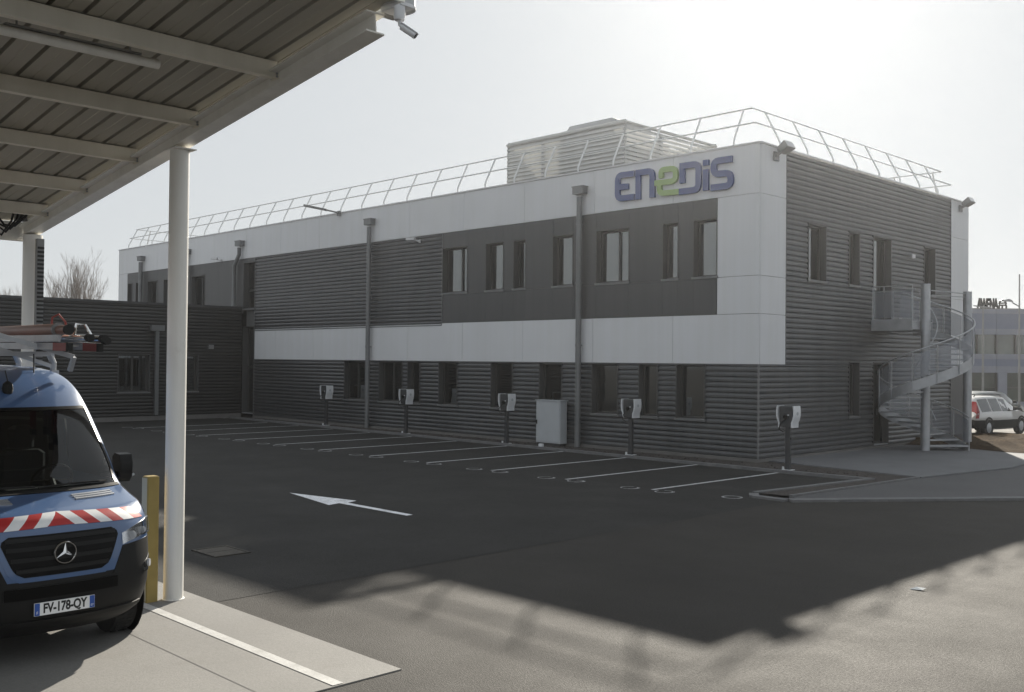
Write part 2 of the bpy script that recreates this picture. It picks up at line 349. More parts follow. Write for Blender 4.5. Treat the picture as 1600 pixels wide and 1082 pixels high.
for i in range(26):
    a0 = 2*PI*i/26; a1 = 2*PI*(i+1)/26
    b.raw([(cx+r*math.cos(a), cy+r*math.sin(a), 0.010) for r, a in ((0.17, a0), (0.22, a0), (0.22, a1), (0.17, a1))], [(0, 1, 2, 3)])
b.build('ring_marking', 'paintring', lot)
sheet('arrow_marking', [(-3.07, -12.93), (-1.08, -13.32), (-1.16, -13.03), (0.90, -13.03), (0.90, -12.88), (-1.10, -12.87), (-1.22, -12.58)], 0.010, 'paint', lot)
# kerb along the bays, soil strip, plinth
kerb = MB().box(-27.6, -27.5, -1.1, -1.0, -0.1, 0.02).build('kerb', 'kerb'); kerb['kind'] = 'structure'
def kerb_run(pts, wd=0.16, h=0.10, step=1.0):
    for (ax, ay), (bx, by) in zip(pts[:-1], pts[1:]):
        a = Vector((ax, ay, 0)); d = Vector((bx, by, 0)) - a; n = max(1, round(d.length/step))
        for i in range(n):
            p = a + d*((i+0.004)/n); q = a + d*((i+0.996)/n); hh = h + random.uniform(-0.004, 0.004)
            MB().bar(p+Vector((0, 0, hh/2-0.03)), q+Vector((0, 0, hh/2-0.03)), wd, hh+0.06).build('kerb_stone', 'kerb', kerb)
kerb_run([(-27.6, -0.72), (-10.9, -1.18), (1.5, -1.46), (3.98, -1.42)], 0.14, 0.08)
kerb_run([(3.92, -1.30), (3.44, -5.70)], 0.14, 0.075)
kerb_run([(3.44, -5.74), (3.66, -6.08), (4.42, -6.10)], 0.20, 0.05, 0.5)
kerb_run([(4.46, -6.06), (7.54, -2.0), (14.0, 6.5)], 0.26, 0.052)
kerb_run([(4.22, -5.60), (4.58, 0.74)], 0.08, 0.075)
sheet('soil_strip', [(-27.6, -0.60), (-10.9, -1.08), (1.5, -1.36), (3.90, -1.30), (3.52, -5.66), (4.14, -5.6), (4.52, 0.5), (0.0, 0.6), (-27.6, 0.3)], 0.045, 'soil', kind='structure')
sheet('concrete_apron', [(0.0, 0.52), (0.76, 0.42), (4.6, -0.16), (5.2, 4.0), (4.9, 8.8), (3.2, 10.1), (1.6, 11.4), (0.0, 12.2)], 0.075, 'apron', kind='structure', th=0.1)
sheet('footpath', [(4.30, -5.66), (4.50, -5.80), (7.40, -1.95), (13.9, 6.6), (20, 14), (20, 24), (9, 14), (4.95, 8.8), (5.22, 4.0), (4.62, -0.16), (4.62, 0.5)], 0.038, 'footpath', kind='structure', th=0.1)
b = MB()
for k in range(900):                                           # clods and grit in the planting strip and along the kerb
    x = random.uniform(-26, 3.7); y = random.uniform(-0.95, -0.1) if k % 3 else random.uniform(-1.75, -1.5); z = 0.046 if k % 3 else 0.006
    y -= 0.02*max(0, x+10); r_ = random.uniform(0.012, 0.04) if k % 3 else random.uniform(0.006, 0.016)
    a = random.uniform(0, 6.28); P = [(x+r_*math.cos(a+q*2.09), y+r_*math.sin(a+q*2.09), z) for q in range(3)]+[(x, y, z+r_*random.uniform(.5, 1.0))]
    b.raw(P, [(0, 2, 1), (0, 1, 3), (1, 2, 3), (2, 0, 3)])
o = b.build('soil_clods', 'soil'); o['kind'] = 'stuff'
# bare earth bank beside the building's far corner
b = MB(); nx, ny = 50, 50; vs = []
for j in range(ny+1):
    for i in range(nx+1):
        u = i/nx; v = j/ny
        x1 = min(4.9 + v*5.5, 8.0); x = -2.2 + (x1+2.2)*u
        y0 = 9.1 + 0.25*math.sin(x*1.3) + max(0, x-4.2)*1.05; y1 = 15.6 + 1.7*min(1.5, max(0, x+0.1)); y = y0 + (y1-y0)*v
        e = min(u*6, (1-u)*4, v*6, (1-v)*5, 1)
        vs.append((x, y, 0.085 + 0.22*max(0, e)*(0.5 + 0.5*math.sin(3.1*x+1.7*y)*math.sin(2.3*y)) * (0.6+0.4*random.random())))
fs = [(j*(nx+1)+i, j*(nx+1)+i+1, (j+1)*(nx+1)+i+1, (j+1)*(nx+1)+i) for j in range(ny) for i in range(nx)]
o = b.raw(vs, fs).build('earth_bank', 'dirt', smooth=True); o['kind'] = 'structure'

# ------------------------------------------------------------------ office building
L_, W_, H_ = 41.8, 14.66, 8.92
OB = thing('office_building', 'two storey office building with white bands, grey ribbed cladding and anthracite panels', 'building', (0, 0, 0))
MB().box(-L_+1.4, -1.4, 1.4, W_-1.4, 0.0, 8.55).build('wall_core', 'core', OB)
MB().box(-L_+0.06, -0.06, 0.06, W_-0.06, 8.56, 8.60).build('roof', 'roof', OB)
def front(b, u0, u1, z0, z1, d0, d1): return b.box(u0, u1, d0, d1, z0, z1)          # long face, plane y=0, d>0 inwards
def side(b, u0, u1, z0, z1, d0, d1): return b.box(-d1, -d0, u0, u1, z0, z1)          # short face, plane x=0
G_ = 0.006
def panel(face, u0, u1, z0, z1, m, name, th=0.05, d=0.0):
    g = 0.0025 if m == 'flat' else G_
    face(MB(), u0+g, u1-g, z0+g, z1-g, d, d+th).build(name, m, OB)
# white bands
jt = [-41.8, -39.9, -36.85, -33.75, -30.65, -27.6, -24.58, -21.5, -18.45, -15.35, -12.24, -9.14, -6.0, -2.93, 0.0]
for a, b_ in zip(jt[:-1], jt[1:]): panel(front, a, b_, 7.50, 8.88, 'white', 'cladding_panel')
jb = [-26.75, -24.95, -21.85, -18.48, -15.40, -12.26, -9.17, -6.03, -2.91, 0.0]
for a, b_ in zip(jb[:-1], jb[1:]): panel(front, a, b_, 2.75, 4.16, 'white', 'cladding_panel')
for z0, z1 in ((5.22, 7.50), (4.16, 5.22)): panel(front, -1.37, 0.0, z0, z1, 'white', 'cladding_panel')
for z0, z1 in ((2.75, 4.16), (4.16, 5.22), (5.22, 7.50), (7.50, 8.88)): panel(side, 0.055, 1.41, z0, z1, 'white', 'cladding_panel')
for z0, z1 in ((2.72, 5.22), (5.22, 7.50), (7.50, 8.88)): panel(side, 13.02, W_, z0, z1, 'white', 'cladding_panel')
panel(side, 13.02, W_, 0.14, 2.72, 'flat', 'cladding_panel')
panel(front, -41.8, -40.62, 4.9, 7.50, 'white', 'cladding_panel')
for y0 in np.arange(0.0, 14.6, 2.93):
    MB().box(-L_, -L_+0.05, y0+G_, y0+2.93-G_, 0.1, 8.88).build('cladding_panel', 'white', OB)
for x0 in np.arange(-41.8, -0.5, 3.8):
    MB().box(x0+G_, x0+3.8-G_, W_-0.05, W_-0.001, 0.1, 8.88).build('cladding_panel', 'white', OB)
# coping
MB().box(-L_-0.03, 0.03, -0.03, 0.34, 8.885, 8.93).box(-0.34, 0.03, 0.345, W_+0.03, 8.885, 8.93).box(-L_-0.03, -0.345, W_-0.31, W_+0.03, 8.885, 8.93).box(-L_-0.03, -L_+0.31, 0.345, W_-0.315, 8.885, 8.93).build('coping', 'coping', OB)

# ribbed cladding with openings
def ribbed(face, u0, u1, z0, z1, holes, m, parent, pitch=0.15, name='ribbed_sheet', depth=0.033, flip=1):
    us = sorted({u0, u1, *[h[0] for h in holes], *[h[1] for h in holes]}); us = [u for u in us if u0 <= u <= u1]
    for a, b_ in zip(us[:-1], us[1:]):
        if b_-a < 1e-4: continue
        mid = (a+b_)/2; cuts = sorted([(h[2], h[3]) for h in holes if h[0] < mid < h[1]]); z = z0; spans = []
        for c0, c1 in cuts:
            if c0 > z: spans.append((z, c0))
            z = max(z, c1)
        if z < z1: spans.append((z, z1))
        for s0, s1 in spans:
            prof = []
            k = math.floor((s0-z0)/pitch)
            while z0+k*pitch < s1:
                base = z0+k*pitch
                for dz, d in ((0.0, depth), (0.026, 0.0), (0.080, 0.0), (0.138, depth)):
                    zz = base+dz*pitch/0.15
                    if s0 < zz < s1: prof.append((zz, d))
                k += 1
            prof = [(s0, depth*0.5)] + prof + [(s1, depth*0.5)]
            b = MB(); vs = []
            for zz, d in prof:
                if face == 'front': vs += [(a, d, zz), (b_, d, zz)]
                elif face == 'side': vs += [(-d, a, zz), (-d, b_, zz)]
                else: vs += [(face+(-d), a, zz), (face+(-d), b_, zz)]
            fs = [(2*i, 2*i+1, 2*i+3, 2*i+2) for i in range(len(prof)-1)]
            o = b.raw(vs, fs).build(name, m, parent)
def window(fx, u0, u1, z0, z1, parent, mull=None, rec=0.24, dark='frame', door=False, transom=None, blind=None, name='window'):
    """fx(b,u0,u1,z0,z1,d0,d1) adds a box on the wall plane; reveal, frame, mullion, pane, sill"""
    r = MB(); e = 0.035
    fx(r, u0-e+0.01, u0+0.012, z0, z1, -0.012, rec+0.05); fx(r, u1-0.012, u1+e-0.01, z0, z1, -0.012, rec+0.05)
    fx(r, u0-e+0.01, u1+e-0.01, z1+0.001, z1+e, -0.012, rec+0.05)
    w_ = r.build(name, 'reveal', parent)
    f = MB(); t = 0.055
    fx(f, u0+0.013, u0+0.013+t, z0+0.03, z1, rec-0.04, rec+0.03); fx(f, u1-0.013-t, u1-0.013, z0+0.03, z1, rec-0.04, rec+0.03)
    fx(f, u0+0.013+t, u1-0.013-t, z0+0.03, z0+0.03+t, rec-0.038, rec+0.03); fx(f, u0+0.013+t, u1-0.013-t, z1-t, z1, rec-0.038, rec+0.03)
    if mull is not None: fx(f, mull-0.04, mull+0.04, z0+0.03+t, z1-t, rec-0.042, rec+0.03)
    if transom is not None: fx(f, u0+0.013+t, u1-0.013-t, transom-0.04, transom+0.04, rec-0.036, rec+0.03)
    f.build('frame', dark, w_)
    xs = [u0+0.013+t] + ([mull-0.04, mull+0.04] if mull is not None else []) + [u1-0.013-t]
    for i in range(0, len(xs), 2):
        p = MB(); tilt = random.uniform(-0.004, 0.004)
        fx(p, xs[i], xs[i+1], z0+0.03+t, z1-t, rec+0.005+tilt*0, rec+0.018).build('pane', 'pane', w_)
    k = random.random()
    if not door and k < 0.75:
        wd = (u1-u0)*random.uniform(0.22, 0.45); c0 = u0+0.10 if k < 0.5 else u1-0.10-wd; nfold = max(2, int(wd/0.08))
        for q in range(nfold):
            s = MB(); fx(s, c0+wd*q/nfold+0.004, c0+wd*(q+1)/nfold-0.004, z0+0.05, z1-0.03, rec+0.10+0.02*(q % 2), rec+0.112+0.02*(q % 2)); s.build('curtain_fold', 'blind', w_)
    if not door:
        s = MB(); fx(s, u0-0.05, u1+0.05, z0-0.03, z0+0.03, -0.035, rec+0.04); s.build('sill', 'trim', w_)
    else:
        s = MB(); fx(s, u1-0.16, u1-0.13, z0+0.95, z0+1.15, rec-0.09, rec-0.05); s.build('handle', 'galv', w_)
        s = MB(); fx(s, u0, u1, z0, z0+0.029, -0.01, rec+0.04); s.build('threshold', 'galv', w_)
    return w_
ZU0, ZU1, ZG0, ZG1 = 5.24, 6.91, 1.12, 2.75
up = [(-13.38, -12.03, -12.52), (-11.04, -10.16, None), (-9.65, -9.08, None), (-7.79, -6.91, None), (-5.91, -4.59, -5.12), (-3.29, -2.74, None), (-2.19, -1.39, None)]
lo = [(-19.56, -18.11, -18.85), (-17.19, -15.73, -16.5), (-15.39, -14.66, None), (-13.54, -12.52, None), (-10.72, -9.66, None), (-8.37, -7.36, None), (-6.05, -5.00, None), (-4.16, -3.46, None), (-2.77, -1.77, None)]
for u0, u1, m_ in up: window(front, u0, u1, ZU0, ZU1, OB, m_)
for u0, u1, m_ in lo: window(front, u0, u1, ZG0, ZG1-0.04, OB, m_)
# anthracite panels round the upper windows
def flat_field(u0, u1, z0, z1, zs, wins, top):
    us = sorted({u0, u1, *[u for w_ in wins for u in w_[:2]]}); us = [u for u in us if u0-1e-6 <= u <= u1+1e-6]
    for a, b_ in zip(us[:-1], us[1:]):
        if b_-a < 0.02: continue
        mid = (a+b_)/2; win = any(w_[0] < mid < w_[1] for w_ in wins)
        if z0 < zs: panel(front, a, b_, z0, zs, 'flat', 'facade_panel', 0.04, 0.004)
        if win: panel(front, a, b_, ZU1+0.035, top, 'flat', 'facade_panel', 0.04, 0.004)
        else: panel(front, a, b_, zs, top, 'flat', 'facade_panel', 0.04, 0.004)
flat_field(-13.40, -1.37, 4.165, 7.50, 5.21, up, 7.50)
left_w = [(-40.54, -40.02), (-39.51, -39.04), (-38.03, -36.83, -37.3), (-36.11, -35.2), (-32.96, -31.61, -32.2)]
for w_ in left_w: window(front, w_[0], w_[1], ZU0, ZU1, OB, w_[2] if len(w_) > 2 else None)
flat_field(-40.62, -27.87, 4.9, 7.50, 5.21, left_w + [(-30.2, -30.2), (-29.2, -29.2)], 7.50)
# tall stair window beside the annex
window(front, -27.80, -26.80, 5.10, 7.28, OB, None, 0.30, transom=6.0)
panel(front, -27.87, -26.76, 7.30, 7.50, 'flat', 'facade_panel', 0.04, 0.004)
panel(front, -27.85, -26.78, 4.30, 5.07, 'trim', 'facade_panel', 0.04, 0.20)
window(front, -27.80, -26.80, 0.20, 4.26, OB, None, 0.30, door=True, transom=2.4)
ribbed('front', -26.76, -17.80, 4.10, 7.50, [], 'rib', OB); ribbed('front', -17.80, -13.42, 4.10, 7.50, [], 'rib', OB)
hg = [(u0-0.026, u1+0.026, ZG0-0.03, 2.75) for u0, u1, _ in lo]
ribbed('front', -26.76, -0.03, 0.14, 2.75, hg, 'rib', OB)
MB().box(-26.76, -13.40, -0.012, 0.05, 4.06, 4.10).box(-13.43, -13.395, -0.012, 0.05, 4.10, 7.498).box(-26.80, -26.765, -0.012, 0.05, 0.14, 2.74).box(-26.80, -26.765, -0.012, 0.05, 4.17, 7.49).build('trim_profile', 'trim', OB)
sw = [(2.68, 3.73, ZU0, ZU1), (5.21, 5.88, ZU0, ZU1), (6.84, 8.12, 4.22, 6.93), (10.73, 11.62, ZU0-0.02, ZU1), (5.24, 5.90, 1.12, 2.82), (6.89, 7.95, 0.16, 2.82)]
ribbed('side', 1.41, 13.02, 2.75, 8.86, [(a-0.026, b_+0.026, c-0.03, d+0.035) for a, b_, c, d in sw], 'rib', OB)
ribbed('side', 0.03, 13.02, 0.14, 2.75, [(a-0.026, b_+0.026, c-0.03, 2.75) for a, b_, c, d in sw if c < 2], 'rib', OB)
for a, b_, c, d in sw:
    window(side, a, b_, c, d, OB, None, 0.24, door=(c < 1 or 4 < c < 5))
MB().box(-0.03, 0.012, -0.012, 0.03, 0.14, 2.745).box(-0.05, 0.012, 1.408, 1.425, 2.75, 8.87).box(-0.05, 0.012, 13.005, 13.022, 0.14, 8.87).build('corner_trim', 'trim', OB)
MB().box(-26.8, 0.02, -0.02, 0.29, 0.0, 0.138).box(-0.29, 0.02, 0.295, 14.64, 0.0, 0.138).build('plinth', 'plinth', OB)
# downpipes with hoppers
def downpipe(x, zt, hop_w=0.44, r=0.095, jog=None, z0=0.05):
    b = MB()
    if jog: b.tube([(x, -0.16, zt-0.3), (x, -0.16, zt-0.62), (x-jog, -0.16, zt-1.15), (x-jog, -0.16, z0)], r, 10)
    else: b.tube([(x, -0.16, zt-0.3), (x, -0.16, z0)], r, 10)
    p = b.build('downpipe', 'pipe', OB, smooth=True)
    w2 = hop_w/2
    h = MB().prism([(-w2, zt-0.22), (w2, zt-0.22), (w2, zt), (-w2, zt)], 0.24, 'y', -0.27)
    h.v = [(vx+x, vy, vz) for vx, vy, vz in h.v]
    h.box(x-w2-0.02, x+w2+0.02, -0.29, -0.012, zt+0.001, zt+0.03); h.build('hopper', 'pipe', p)
    b = MB()
    for zz in (7.2, 5.3, 3.3, 1.4):
        if zz > z0: b.tube([(x-(jog or 0), -0.16, zz-0.03), (x-(jog or 0), -0.16, zz+0.03)], r+0.012, 10).box(x-(jog or 0)-0.04, x-(jog or 0)+0.04, -0.12, -0.012, zz-0.02, zz+0.02)
    b.build('clip', 'pipe', p)
downpipe(-17.75, 8.40); downpipe(-6.50, 8.38); downpipe(-27.98, 8.32, 0.46, 0.095, 0.45, 5.25); downpipe(-38.60, 8.30, 0.46, 0.11, None, 5.25); downpipe(-33.30, 8.30, 0.46, 0.10, None, 5.25)
# small devices on the facade
def small_cam(x, z):
    MB().box(x-0.04, x+0.04, -0.06, -0.012, z-0.06, z+0.06).bar((x, -0.06, z), (x-0.12, -0.24, z+0.05), 0.05).bar((x-0.03, -0.24, z+0.08), (x-0.42, -0.34, z+0.08), 0.10, 0.09).build('wall_camera', 'coping', OB)
small_cam(-14.70, 7.30); small_cam(-29.9, 7.55)
MB().box(-0.01, 0.09, 9.55, 9.80, 6.45, 6.57).build('wall_lamp', 'coping', OB)
# street-style lamp on the parapet of the long face
t = thing('parapet_lamp', 'slim dark lamp arm reaching out from the parapet of the long facade', 'lamp', (-20.0, -0.05, 8.85))
MB().box(-20.10, -19.90, -0.10, -0.035, 8.78, 8.98).build('bracket', 'lampgrey', t)
MB().tube([(-20.0, -0.10, 8.9), (-20.3, -0.45, 9.0)], 0.035, 8).build('arm', 'lampgrey', t)
MB().bar((-20.3, -0.45, 9.0), (-20.95, -1.15, 9.18), 0.26, 0.07).build('lamp_head', 'lampgrey', t)
# floodlights
def flood(y, label):
    t = thing('floodlight', label, 'floodlight', (0.05, y, 8.7), 'floodlights on the gable')
    MB().tube([(0.0, y-0.12, 8.62), (0.20, y-0.12, 8.72)], 0.045, 8).box(0.013, 0.05, y-0.25, y+0.02, 8.5, 8.74).build('bracket', 'lampgrey', t)
    b = MB(); c = Vector((0.24, y, 8.83)); ax = Vector((0.85, 0.0, 0.527)); upv = Vector((-0.527, 0, 0.85)); sd = Vector((0, 1, 0))
    vs = []
    for d, hw, hh in ((-0.17, 0.14, 0.05), (-0.12, 0.19, 0.09), (0.15, 0.22, 0.11), (0.18, 0.22, 0.11)):
        for a, e in ((-1, -1), (1, -1), (1, 1), (-1, 1)): vs.append(c+ax*d+sd*(a*hw)+upv*(e*hh))
    fs = [(0, 1, 2, 3), (15, 14, 13, 12)] + [(4*k+i, 4*k+(i+1) % 4, 4*k+4+(i+1) % 4, 4*k+4+i) for k in range(3) for i in range(4)]
    b.raw(vs, fs).build('housing', 'lampgrey', t)
    b = MB(); vs = [c+ax*0.186+sd*(a*0.19)+upv*(e*0.085) for a, e in ((-1, -1), (1, -1), (1, 1), (-1, 1))] + [c+ax*0.175+sd*(a*0.19)+upv*(e*0.085) for a, e in ((-1, -1), (1, -1), (1, 1), (-1, 1))]
    b.raw(vs, [(0, 1, 2, 3), (7, 6, 5, 4), (0, 4, 5, 1), (1, 5, 6, 2), (2, 6, 7, 3), (3, 7, 4, 0)]).build('lens', 'lens', t)
flood(0.92, 'grey floodlight at the roof edge beside the big letters'); flood(13.95, 'grey floodlight at the roof edge of the far white corner')
# ---- letters
def chaikin(P, n=2):
    for _ in range(n):
        Q = [P[0]]
        for a, b_ in zip(P[:-1], P[1:]):
            Q += [tuple(0.75*x+0.25*y for x, y in zip(a, b_)), tuple(0.25*x+0.75*y for x, y in zip(a, b_))]
        P = Q[:1] + Q[2:-1] + [P[-1]] if False else [P[0]] + Q[2:-2] + [P[-1]]
    return P
def fillet(P, r=0.17):
    Q = [P[0]]
    for a, c, e in zip(P[:-2], P[1:-1], P[2:]):
        a, c, e = map(np.array, (a, c, e)); d0 = (a-c); l0 = np.linalg.norm(d0); d1 = (e-c); l1 = np.linalg.norm(d1)
        k = min(r, l0*.48, l1*.48); p = c+d0/l0*k; q = c+d1/l1*k
        for t in (0, .25, .5, .75, 1): Q.append(tuple((1-t)**2*p+2*t*(1-t)*c+t*t*q))
    return Q+[P[-1]]
def stroke(b, P, wd, y0, y1, sm=True):
    if sm and len(P) > 2: P = fillet(P)
    n = len(P); Lf = []; Rt = []
    for i in range(n):
        d0 = np.array(P[i])-np.array(P[max(i-1, 0)]); d1 = np.array(P[min(i+1, n-1)])-np.array(P[i])
        d0 = d0/(np.linalg.norm(d0) or 1); d1 = d1/(np.linalg.norm(d1) or 1)
        t = d0+d1; t = t/(np.linalg.norm(t) or 1); nn = np.array([-t[1], t[0]])
        c = max(0.5, abs(np.dot(t, d1 if i < n-1 else d0))); h = wd/2/c
        Lf.append(np.array(P[i])+nn*h); Rt.append(np.array(P[i])-nn*h)
    vs = [(p[0], y0, p[1]) for p in Lf]+[(p[0], y0, p[1]) for p in Rt]+[(p[0], y1, p[1]) for p in Lf]+[(p[0], y1, p[1]) for p in Rt]
    fs = []
    for i in range(n-1):
        fs += [(i, i+1, n+i+1, n+i), (2*n+i, 3*n+i, 3*n+i+1, 2*n+i+1), (i, 2*n+i, 2*n+i+1, i+1), (n+i, n+i+1, 3*n+i+1, 3*n+i)]
    fs += [(0, n, 3*n, 2*n), (n-1, 3*n-1, 4*n-1, 2*n-1)]
    b.raw(vs, fs)
SG = thing('letter_sign', 'large blue and green raised letters on the white band near the corner', 'sign', (-3.0, -0.02, 8.2))
glyph = [('blue_sign', [[(-4.36, 8.57), (-5.01, 8.58), (-5.01, 7.86), (-4.36, 7.85)], [(-4.99, 8.21), (-4.58, 8.20)]], (0.0, 0.001)),
 ('blue_sign', [[(-4.20, 7.75), (-4.20, 8.56)], [(-4.29, 8.57), (-3.66, 8.56), (-3.66, 7.75)]], (0.003, 0.0)),
 ('green_sign', [[(-3.33, 8.30), (-3.34, 8.54), (-2.80, 8.53), (-2.80, 8.15), (-3.58, 8.17)], [(-3.40, 8.16), (-3.39, 7.84), (-2.68, 7.82)]], (0.0, 0.004)),
 ('blue_sign', [[(-2.56, 8.05), (-2.56, 8.54)], [(-2.65, 8.56), (-1.99, 8.55), (-1.99, 7.80), (-2.665, 7.81)]], (0.002, 0.0)),
 ('blue_sign', [[(-1.735, 8.36), (-1.735, 7.74)], [(-1.735, 8.63), (-1.735, 8.46)]], (0, 0)),
 ('blue_sign', [[(-0.86, 8.54), (-1.47, 8.55), (-1.47, 8.18), (-0.90, 8.15), (-0.90, 7.79), (-1.56, 7.80)]], (0, 0))]
for m_, strokes, jit in glyph:
    b = MB()
    for i, P in enumerate(strokes): stroke(b, P, 0.185 if m_ == 'blue_sign' else 0.165, -0.085-0.003*i, -0.004)
    b.build('letter', m_, SG)
# ---- roof guard rail
GR = thing('roof_guardrail', 'inward curving metal guardrail running round the flat roof edge', 'guardrail', (-0.6, 0.6, 8.93))
def rail_post(bx, by, nx_, ny_):
    pts = [(bx, by, 8.90), (bx, by, 9.10), (bx+nx_*0.06, by+ny_*0.06, 9.24), (bx+nx_*0.50, by+ny_*0.50, 10.08)]
    b = MB(); b.tube(pts, 0.030, 6); b.box(bx-0.06, bx+0.06, by-0.06, by+0.06, 8.931, 8.955)
    return b.build('post', 'railpale', GR)
px0 = rail_post(-0.95, 0.17, 0, 1)
for k in range(1, 28): same(px0, (-1.48*k, 0, 0))
py0 = rail_post(-0.17, 1.35, -1, 0)
for k in range(1, 8): same(py0, (0, 1.56*k, 0))
pe = rail_post(-L_+0.25, 1.5, 1, 0)
for k in range(1, 7): same(pe, (0, 1.9*k, 0))
pn = rail_post(-1.0, W_-0.4, 0, -1)
for k in range(1, 6): same(pn, (-1.5*k, 0, 0))
for z, off in ((10.08, 0.50), (9.58, 0.24)):
    a = 0.17+off
    MB().tube([(-L_+0.25+off, W_-0.9, z), (-L_+0.25+off, a, z), (-a, a, z), (-a, W_-0.4-off, z), (-9.0, W_-0.4-off, z)], 0.025, 6).build('rail', 'railpale', GR)
# ---- louvred plant enclosure on the roof
LE = thing('louvre_enclosure', 'pale slatted plant screen standing on the flat roof above the letters', 'screen', (-8.5, 4.0, 8.6))
X0, X1, Y0, Y1 = -11.27, -5.75, 1.2, 6.44
for px_, py_ in ((X0+.06, Y0+.08), (X1-.08, Y0+.08), ((X0+X1)/2-1.0, Y0+.08), (X1-.08, (Y0+Y1)/2-0.6), (X1-.08, Y1-.06), (X0+.06, Y1-.06)):
    MB().box(px_-0.05, px_+0.05, py_-0.05, py_+0.05, 8.601, 10.52).build('corner_post', 'galv', LE)
def slat(pts, nrm, top=0.158):
    b = MB(); (ax, ay), (bx, by) = pts; nx_, ny_ = nrm
    t_ = top; pr = [(0.008, 0.0), (0.0, 0.010), (0.030, 0.085), (0.048, t_), (0.058, t_-0.012), (0.042, 0.080)]     # blade rising inwards
    vs = [(ax+nx_*d, ay+ny_*d, h) for d, h in pr] + [(bx+nx_*d, by+ny_*d, h) for d, h in pr]
    return b.raw(vs, [tuple(range(6)), tuple(range(11, 5, -1))]+[(i, (i+1) % 6, 6+(i+1) % 6, 6+i) for i in range(6)])
for pts, nr in ((((X0, Y0), (X1, Y0)), (0, 1)), (((X1, Y0), (X1, Y1)), (-1, 0)), (((X0, Y1), (X0, Y0)), (1, 0)), (((X1, Y1), (X0, Y1)), (0, -1))):
    s0 = slat(pts, nr, 0.128 if nr == (-1, 0) else 0.158).build('slat', 'louvre', LE); s0.location = (0, 0, 9.0)
    for k in range(1, 12): same(s0, (0, 0, 9.0+0.142*k))
MB().box(X0-0.02, X1+0.02, Y0-0.02, Y0+0.10, 10.60, 10.66).box(X1-0.10, X1+0.02, Y0+0.101, Y1, 10.60, 10.66).box(X0-0.02, X0+0.10, Y0+0.101, Y1, 10.60, 10.66).box(X0+0.101, X1-0.101, Y1-0.12, Y1, 10.60, 10.66).build('top_rail', 'louvre', LE)
HV = thing('air_handling_unit', 'pale grey air handling unit showing above the slatted roof screen', 'air unit', (-8.2, 3.6, 8.6))
MB().prism([(-9.35, 8.75), (-6.95, 8.75), (-6.95, 11.08), (-7.15, 11.16), (-9.10, 11.16), (-9.30, 10.94)], 1.9, 'y', 2.2).build('casing', 'cabinet', HV)
MB().box(-8.9, -8.7, 2.5, 3.8, 11.161, 11.20).box(-7.6, -7.45, 2.5, 3.8, 11.161, 11.22).build('lid_rib', 'cabinet', HV)
MB().box(-6.9, -6.2, 2.4, 4.2, 8.75, 10.3).build('duct', 'galv', HV)
MB().box(-10.9, -9.5, 2.6, 5.2, 8.75, 9.8).build('duct', 'galv', HV)
MB().box(-10.8, -6.3, 2.25, 2.35, 8.601, 8.749).box(-10.8, -6.3, 3.9, 4.0, 8.601, 8.749).build('base_frame', 'galv', HV)
MB().lathe([(0.26, 0), (0.26, 0.3), (0.16, 0.34), (0.02, 0.36)], (-15.0, 2.0, 9.02), 12).box(-15.25, -14.75, 1.75, 2.25, 8.60, 9.02).build('roof_vent', 'galv', OB)
MB().box(-13.6, -12.2, 1.0, 1.8, 8.601, 9.12).build('roof_box', 'cabinet', OB)

# ------------------------------------------------------------------ low annex wing
AX = -27.87
AN = thing('annex_building', 'low dark ribbed annex wing joining the office at the inner corner', 'building', (AX, -6, 0))
MB().box(AX-14, AX-1.2, -26, -0.02, 0.0, 5.0).build('wall_core', 'core', AN)
aw = [(-5.92, -4.52, 1.24, 2.90), (-3.62, -2.22, 1.24, 2.90)]
ribbed(AX, -26, -0.02, 0.2, 5.12, [(a-0.026, b_+0.026, c-0.03, d+0.035) for a, b_, c, d in aw], 'ribdark', AN)
def annex(b, u0, u1, z0, z1, d0, d1): return b.box(AX-d1, AX-d0, u0, u1, z0, z1)
for a, b_, c, d in aw: window(annex, a, b_, c, d, AN, (a+b_)/2, 0.22)
MB().box(AX-0.3, AX+0.03, -26.05, -0.025, 5.12, 5.22).build('coping', 'flat', AN)
MB().box(AX-14.0, AX-13.7, -26.05, -0.025, 5.12, 5.22).build('coping', 'flat', AN)
MB().box(AX-13.69, AX-0.31, -26, -0.02, 5.001, 5.03).build('roof', 'roof', AN)
MB().box(AX-0.31, AX+0.02, -26, -0.03, 0, 0.198).build('plinth', 'plinth', AN)
b = MB().box(AX+0.05, AX+0.16, -4.32, -4.16, 0.25, 3.96); p = b.build('downpipe', 'pipe', AN)
MB().box(AX+0.02, AX+0.22, -4.54, -3.94, 3.962, 4.22).build('hopper', 'pipe', p)
MB().box(AX+0.012, AX+0.10, -1.75, -1.50, 3.2, 3.4).build('wall_box', 'lampgrey', AN)

